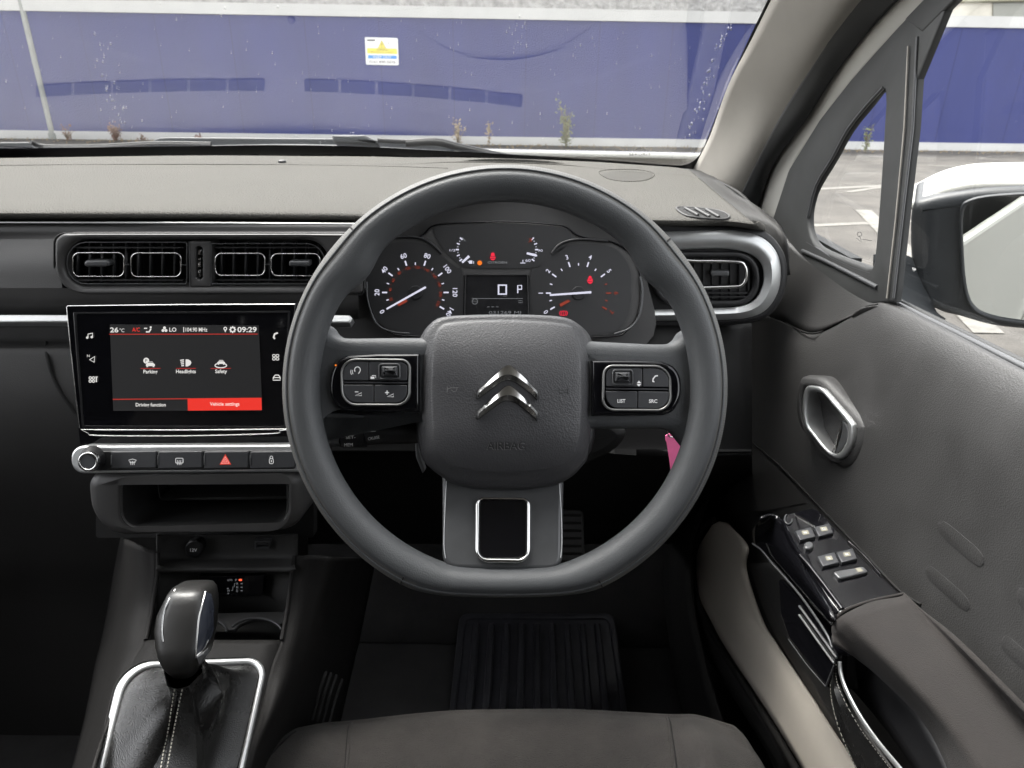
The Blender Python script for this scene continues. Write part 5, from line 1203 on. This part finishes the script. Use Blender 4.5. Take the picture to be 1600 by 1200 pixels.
# door frame with quarter-light hole
PX = PL(Vector((.425, 0, 1)), Vector((-1, 0, 0)))
outerl = [(1196, 470), (1206, 345), (1232, 265), (1280, 187), (1330, 123), (1410, 33), (1448, -5), (1470, -5), (1486, 6), (1436, 56), (1427, 200), (1412, 330), (1397, 472), (1350, 476), (1270, 505), (1220, 500)]
hole = [(p.x, p.y) for p in cat([(x, y, 0) for x, y in ((1263, 340), (1266, 318), (1275, 292), (1300, 250), (1325, 205), (1355, 167), (1381, 139), (1380, 200), (1373, 310), (1366, 395), (1362, 417), (1340, 411), (1300, 396), (1275, 382), (1265, 362))], 4, True)]
c_ = (1330, 300)
df = frame('window_frame', M['seal'], dr_, PX, radial(outerl, c_, 120), radial(hole, c_, 120), .004, .012, .003, .005)
ptube('frame_seal', M['darksatin'], df, PX, [(1254, 392), (1290, 408), (1330, 428), (1371, 449)], 3.2, .012, n=8)
ptube('frame_seal', M['darksatin'], df, PX, [(1262, 378), (1300, 402), (1335, 418), (1362, 427)], 2.4, .010, n=8)
ptube('frame_seal', M['pillar'], df, PX, [(1419, 72), (1413, 200), (1400, 340), (1386, 466)], 1.6, .014, n=8)
ptube('frame_seal', M['darksatin'], df, PX, [(1433, 58), (1426, 200), (1411, 330), (1396, 466)], 2.2, .013, n=8)
ptube('frame_seal', M['darksatin'], df, PX, [(1262, 340), (1275, 290), (1300, 248), (1325, 202), (1355, 164), (1380, 137)], 2.2, .012, n=8, k=3)
slab('upper_frame', M['seal'], df, PX, [(1412, 30), (1448, -8), (1600, -160), (1760, -200), (1640, -140), (1494, -2), (1440, 52)], .005, .0125, .003)
wsr = [[(1176, 335), (1194, 342), (1212, 352)], [(1204, 258), (1218, 263), (1236, 268)], [(1256, 187), (1268, 187), (1283, 190)], [(1314, 100), (1324, 110), (1333, 124)], [(1398, 2), (1408, 16), (1416, 34)], [(1530, -105), (1540, -104), (1560, -102)]]
patch('painted_door_edge', mat('frame_paint', (.42, .41, .38), .4), dr_, [[W(x, y, dX(x, y, (.414, .420, .424)[j])) for j, (x, y) in enumerate(r)] for r in wsr], 4, 6, .004)
mk('quarter_glass', [PX.at(x, y, -.002) for x, y in ((1250, 430), (1390, 430), (1390, 120), (1250, 120))], [(0, 1, 2, 3)], M['sglass'], dr_, smooth=False)
gx_ = [WX(x, y, .448) for x, y in ((1388, 480), (2400, 1050), (2400, -300), (1500, -300), (1430, 40))]
mk('window_glass', gx_, [(0, 1, 2, 3, 4)], M['sglass'], dr_, smooth=False)
# small animal-like etched mark on the quarter glass
Draw(PL(Vector((.443, 0, 1)), Vector((-1, 0, 0))), 0).ring(1343, 366, 3.5, 1, 12).line([(1338, 372), (1346, 378), (1343, 368)], 1).line([(1348, 374), (1362, 376)], .8).build('glass_stamp', M['grey'], dr_)
tube('sill_seal', M['darksatin'], dr_, [WX(x, y, .424) for x, y in ((1392, 470), (1450, 499), (1600, 574), (1800, 676), (2200, 880))], .0035, n=8)
tube('sill_seal', M['seal'], dr_, [WX(x, y, .431) for x, y in ((1392, 465), (1450, 494), (1600, 568), (1800, 668), (2200, 870))], .004, n=8)
for yy in (-.05, -1.05):
    hp_ = PL(Vector((.502, yy, .80)), Vector((1, 0, 0)))
    o_ = mk('handle_recess', [Vector((.5022, yy + .05 * math.cos(i * .3927), .80 + .035 * math.sin(i * .3927))) for i in range(16)], [tuple(range(16))], M['black'], body, smooth=False)
    box('outer_handle', M['white'], body, .512, .53, yy - .10, yy + .06, .80, .83, .006)
box('outer_skin', M['white'], dr_, .470, .485, .34, 1.02, .3, .93, .006)
# moulded dashes on the card
for (a, b_) in (((1466, 818), (1538, 880)), ((1446, 888), (1516, 950)), ((1590, 925), (1640, 968)), ((1566, 1000), (1610, 1040))):
    pts = [DC.at(a[0] + (b_[0] - a[0]) * t, a[1] + (b_[1] - a[1]) * t, .0004) for t in [i / 24 for i in range(25)]]
    if all(pts): tube('moulded_ridge', M['door'], dc, pts, lambda t: .0003 + .0075 * max(0, 1 - abs(2 * t - 1) ** 5) ** .5, n=10, flat=.085, up=Vector((-1, 0, 0)))
# door pull (release) handle
HP = PL(WX(1290, 660, .368), Vector((-1, -.25, .12)))
lp_ = [(p.x, p.y) for p in cat([(x, y, 0) for x, y in ((1257, 606), (1270, 603), (1285, 608), (1305, 630), (1328, 657), (1333, 668), (1331, 692), (1320, 712), (1307, 718), (1290, 708), (1268, 682), (1256, 665), (1252, 635))], 5, True)]
lpi = [(1292 + (x - 1292) * .80 - 1, 661 + (y - 661) * .84) for x, y in lp_]
ha = frame('release_handle', M['satin'], dr_, HP, lp_, lpi, -.012, .006, .003, .0025, -.02)
bowl = [[HP.at(1290 + (x - 1290) * k, 662 + (y - 662) * k, h_) for x, y in lpi] for k, h_ in ((1.05, .0), (.92, -.008), (.7, -.014), (.35, -.017), (.05, -.018))]
loft('handle_bowl', M['darkb'], ha, bowl, caps=False)
slab('handle_lever', M['darksatin'], ha, HP, [(p.x, p.y) for p in cat([(x, y, 0) for x, y in ((1316, 657, ), (1325, 668), (1325, 688), (1314, 704), (1303, 708), (1309, 690), (1314, 672))], 4, True)], -.012, .003, .002)
ptube('lever_edge', M['chrome'], ha, HP, [(1316, 657), (1313, 672), (1308, 690), (1301, 706)], 1.3, .003, k=3)
# raised oval plinth round the handle
pl_o = [(1292 + (x - 1292) * 1.42 + 3, 662 + (y - 662) * 1.28) for x, y in lp_]
frame('handle_plinth', M['door'], dr_, HP, pl_o, [(1292 + (x - 1292) * 1.02, 661 + (y - 661) * 1.02) for x, y in lp_], -.028, .0015, .012, .002)
# speaker mesh area above the pocket
sm = dotted('mesh_fabric', (.03, .029, .028), .8, .004)
mr_ = []
for L_ in ([(1120, 715), (1150, 698), (1176, 694)], [(1125, 745), (1170, 735), (1212, 728)], [(1132, 775), (1185, 768), (1245, 760)], [(1140, 800), (1195, 798), (1262, 785)]):
    mr_.append([DC.at(x, y, .0012) for x, y in L_])
mo = patch('mesh_panel', sm, dr_, mr_, 6, 6, 0)
uv_ = mo.data.uv_layers.new(name='UVMap')
for pf in mo.data.polygons:
    for li, vi in zip(pf.loop_indices, pf.vertices): q_ = mo.data.vertices[vi].co; uv_.data[li].uv = (q_.y, q_.z)
tube('card_crease', M['trimblk'], dc, [q for q in (DC.at(x, y, .0003) for x, y in ((1176, 692), (1215, 724), (1262, 772), (1300, 812), (1350, 864), (1405, 922), (1440, 945))) if q], .0013, n=6, k=5)
# ---------- armrest / switch pod
ar = patch('armrest', M['armfab'], dr_, [
    [W(1413, 926, dX(0 + 1413, 0, .352)), W(1500, 1010, dX(1500, 0, .352)), W(1600, 1112, dX(1600, 0, .352)), W(1760, 1270, dX(1760, 0, .352))],
    [WZ(1406, 932, .780), WZ(1490, 1016, .782), WZ(1596, 1122, .782), WZ(1740, 1270, .782)],
    [WZ(1362, 940, .786), WZ(1450, 1040, .788), WZ(1548, 1150, .788), WZ(1665, 1290, .788)],
    [WZ(1322, 958, .783), WZ(1405, 1046, .784), WZ(1492, 1145, .784), WZ(1590, 1290, .784)],
    [WZ(1304, 972, .772), WZ(1388, 1052, .768), WZ(1466, 1140, .764), WZ(1545, 1290, .764)],
    [WZ(1299, 985, .762), WZ(1380, 1060, .752), WZ(1452, 1140, .746), WZ(1522, 1290, .746)],
    [W(1306, 1004, .60), W(1384, 1068, .59), W(1452, 1150, .56), W(1515, 1300, .52)]], 6, 5, .004)
tube('armrest_front', M['armfab'], ar, [WZ(1304, 968, .772), WZ(1322, 953, .778), WZ(1362, 939, .780), WZ(1412, 928, .776)], .0015, n=8, k=4)
# recess behind the pull: dark cavity wall
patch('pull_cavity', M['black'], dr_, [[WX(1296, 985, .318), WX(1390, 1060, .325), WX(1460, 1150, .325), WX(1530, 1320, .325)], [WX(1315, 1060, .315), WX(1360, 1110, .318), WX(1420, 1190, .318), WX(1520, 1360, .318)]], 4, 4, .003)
SP = PL(WZ(1310, 870, .776), Vector((0, 0, 1)))
top_o = [(p.x, p.y) for p in cat([(x, y, 0) for x, y in ((1224, 803), (1246, 797), (1268, 793), (1281, 797), (1294, 811), (1320, 840), (1360, 882), (1408, 927), (1360, 940), (1314, 957), (1290, 930), (1262, 885), (1236, 845), (1221, 815))], 3, True)]
top_o = [(1221, 812), (1226, 803), (1246, 797.5), (1268, 793), (1280, 797), (1294, 811), (1320, 840), (1360, 882), (1408, 927), (1360, 940), (1316, 957), (1308, 954), (1290, 930), (1262, 887), (1236, 845)]
sp = slab('switch_panel', M['gloss'], dr_, SP, top_o, -.02, 0, .003, 4)
side = patch('switch_panel_side', M['gloss'], dr_, [
    [WZ(1190, 812, .773), WZ(1207, 806, .774), WZ(1222, 815, .774), WZ(1262, 886, .774), WZ(1312, 956, .774)],
    [WX(1176, 828, .290), WX(1196, 840, .281), WX(1215, 852, .277), WX(1257, 906, .277), WX(1303, 968, .278)],
    [WX(1178, 852, .292), WX(1193, 864, .284), WX(1208, 877, .280), WX(1250, 925, .280), WX(1298, 978, .280)]], 5, 5, .003)
ptube('side_edge_line', M['darksatin'], side, PL(Vector((.280, 0, 1)), Vector((-1, 0, 0))), [(1176, 850), (1190, 860), (1208, 882), (1250, 930), (1290, 988), (1300, 1012)], 1.5, .002, k=4)
tube('panel_highlight_rail', M['gloss'], sp, [WZ(x, y, .7785) for x, y in ((1250, 868), (1265, 885), (1290, 917), (1316, 952))], .0022, n=8)
ptube('panel_inner_rib', M['gloss'], sp, SP, [(1326, 846), (1350, 868), (1376, 898)], 1.4, .001, n=8)
ptube('panel_end_trim', M['satin'], sp, SP, [(1311, 957), (1330, 948), (1352, 942)], 1.6, .001, n=8, k=3)
def swt(cx_, cy_, lx, ly, wx, wy):
    b = slab('window_switch', M['pad'], sp, SP, [(cx_ - wx, cy_ - wy * .4), (cx_ + wx * .7, cy_ - wy), (cx_ + wx * 1.2, cy_ + wy * .5), (cx_ - wx * .45, cy_ + wy)], -.002, .0035, .0014)
    Draw(SP, .0040).poly([(lx - 6, ly - 2.6), (lx + 4, ly - 3.8), (lx + 7, ly + 2.2), (lx - 3, ly + 3.8)]).build('switch_legend', M['swlit'], sp)
    Draw(SP, .0042).poly([(lx - 2.8, ly - 1.1), (lx + 1.6, ly - 1.7), (lx + 3.2, ly + 1), (lx - 1.2, ly + 1.6)]).build('legend_glyph', M['satin'], sp)
swt(1257, 833, 1258, 832, 15, 10.5); swt(1286, 827, 1287, 826.5, 14, 10.5); swt(1293, 873, 1295, 872, 16, 11.5); swt(1322, 867, 1323, 866, 15, 11.5)
bsw = slab('mirror_switch', M['darksatin'], sp, SP, rrq([(1301, 893), (1348, 884), (1358, 893), (1312, 904)], 4), -.002, .0032, .0014)
Draw(SP, .0037).poly([(1336, 888), (1344, 887), (1349, 892), (1341, 894)]).build('switch_legend', M['swlit'], sp)
slab('mirror_joystick', M['darksatin'], sp, SP, [(1264 + 8 * math.cos(i * .5236) + 0, 851 + 6 * math.sin(i * .5236)) for i in range(12)], -.002, .004, .002)
ptube('joystick_ring', M['darksatin'], sp, SP, [(1232 + 6 * math.cos(i * .5236), 811 + 8 * math.sin(i * .5236)) for i in range(9)], 1.2, .001)
# pull handle side: gloss block with bright lines, chrome strip and stitched leather strip
XP = PL(Vector((.283, 0, 1)), Vector((-1, 0, 0)))
gb = slab('pull_block', M['gloss'], dr_, XP, [(1215, 905), (1250, 935), (1309, 1024), (1292, 1076), (1232, 1000), (1218, 960)], -.03, 0, .004)
for pts in ([(1249, 947), (1280, 990), (1307, 1028)], [(1249, 961), (1276, 999), (1303, 1036)]): ptube('bright_line', M['satin'], gb, XP, pts, 1.7, .001)
ptube('bright_line', M['darksatin'], gb, XP, [(1232, 999), (1260, 1038), (1290, 1073)], .9, .001)
ptube('bright_line', M['darksatin'], gb, XP, [(1291, 1072), (1303, 1040)], 1.3, .001)
cs = [(1312, 1034), (1314, 1052), (1322, 1078), (1343, 1118), (1372, 1160), (1410, 1206), (1480, 1290)]
ptube('pull_chrome', M['satin'], dr_, XP, cs, 4.4, .002, k=6, n=12, flat=.6)
stL = [(1298, 1045), (1296, 1075), (1300, 1105), (1312, 1145), (1334, 1195), (1375, 1270)]; stR = [(1308, 1038), (1308, 1060), (1316, 1084), (1337, 1124), (1364, 1164), (1440, 1262)]
XQ = PL(Vector((.286, 0, 1)), Vector((-1, 0, 0)))
A_ = cat([(x, y, 0) for x, y in stL], 5); B_ = cat([(x, y, 0) for x, y in stR], 5)
V = [XQ.at(p.x, p.y, 0) for p in A_] + [XQ.at((p.x + q.x) / 2, (p.y + q.y) / 2, .004) for p, q in zip(A_, B_)] + [XQ.at(p.x, p.y, 0) for p in B_]; n = len(A_)
lt_ = mk('stitched_strip', V, [(r_ * n + i, r_ * n + i + 1, (r_ + 1) * n + i + 1, (r_ + 1) * n + i) for r_ in range(2) for i in range(n - 1)], M['armfab'].copy() if 0 else M['leather'], dr_)
dd = Draw(XQ, .0012)
for L_, off in ((A_, 1.5), (B_, -1.5)):
    i = 1
    acc = 0
    for k in range(len(L_) - 1):
        p, q = L_[k], L_[k + 1]; ln = (q - p).length; m_ = max(1, int(ln / 5))
        for z in range(m_):
            a = p.lerp(q, z / m_); b_ = p.lerp(q, (z + .6) / m_); dd.line([(a.x + off, a.y), (b_.x + off, b_.y)], .9)
dd.build('stitching', M['thread'], lt_)
patch('pull_inner_wall', M['lower'], dr_, [[WX(1216, 880, .30), WX(1262, 940, .30), WX(1300, 1020, .30), WX(1330, 1110, .30), WX(1450, 1290, .30)], [WX(1170, 880, .335), WX(1200, 970, .335), WX(1262, 1075, .335), WX(1312, 1155, .335), WX(1440, 1340, .335)]], 4, 4, .003)
# door pocket pale panel
pk = [[(1112, 821), (1124, 815), (1138, 817)], [(1090, 862), (1125, 850), (1165, 853)], [(1091, 925), (1128, 900), (1163, 890)], [(1115, 978), (1150, 955), (1186, 962)], [(1137, 1017), (1180, 1000), (1212, 1005)], [(1197, 1108), (1235, 1090), (1268, 1090)], [(1252, 1200), (1290, 1185), (1330, 1185)], [(1330, 1350), (1370, 1330), (1420, 1330)]]
patch('pocket_panel', M['pocket'], dr_, [[WX(x, y, (.318, .324, .335)[j]) for j, (x, y) in enumerate(r)] for r in pk], 5, 6, .004)
lipp = [(1115, 812), (1098, 826), (1085, 860), (1086, 920), (1106, 975), (1131, 1022), (1190, 1112), (1246, 1206), (1320, 1350)]
tube('pocket_lip', M['dark'], dr_, [WX(x, y, .315) for x, y in lipp], .0045, n=10, k=6)
patch('pocket_outer', M['lower'], dr_, [[WX(x - 2, y, .314) for x, y in lipp], [WX(x - 28, y + 4, .335) for x, y in lipp]], 5, 3, .004)
# ---------- wing mirror
MR = PL(WX(1520, 400, .56), Vector((-.45, -.87, -.15)))
mh = slab('mirror_housing', M['cap'], dr_, MR, [(p.x, p.y) for p in cat([(x, y, 0) for x, y in ((1425, 330), (1450, 313), (1500, 303), (1560, 297), (1640, 297), (1760, 310), (1790, 400), (1760, 500), (1680, 526), (1600, 518), (1550, 512), (1500, 498), (1470, 490), (1440, 470), (1425, 420))], 5, True)], -.09, 0, .012, 5)
patch('mirror_arm', M['cap'], mh, [[WX(1390, 395, .46), WX(1420, 400, .50), WX(1450, 420, .54)], [WX(1388, 440, .46), WX(1425, 455, .50), WX(1460, 480, .54)], [WX(1390, 468, .455), WX(1440, 488, .49), WX(1478, 498, .54)]], 4, 4, .02)
slab('arm_badge', M['whitew'], mh, PL(WX(1415, 424, .50), MR.n), [(1404, 415), (1424, 417), (1431, 423), (1422, 430), (1404, 431)], -.02, .0, .002)
capp = [(p.x, p.y) for p in cat([(x, y, 0) for x, y in ((1420, 322), (1450, 305), (1480, 293), (1520, 285), (1560, 283), (1640, 284), (1760, 295), (1780, 330), (1640, 304), (1560, 302), (1510, 307), (1470, 315), (1430, 330))], 5, True)]
slab('mirror_cap', M['white'], mh, PL(MR.o - MR.n * .02, MR.n), capp, -.08, .004, .008, 5)
rim_o = [(p.x, p.y) for p in cat([(x, y, 0) for x, y in ((1500, 330), (1515, 313), (1560, 305), (1640, 303), (1745, 315), (1765, 400), (1745, 490), (1680, 515), (1600, 508), (1548, 499), (1520, 485), (1506, 455), (1500, 390))], 5, True)]
rim_i = [(1630 + (x - 1630) * .955, 408 + (y - 408) * .955) for x, y in rim_o]
frame('mirror_rim', M['cap'], mh, MR, rim_o, rim_i, 0, .006, .002, .003, -.002)
slab('mirror_glass', M['mirror'], mh, MR, [(1630 + (x - 1630) * .97, 408 + (y - 408) * .97) for x, y in rim_o], -.001, .0015)
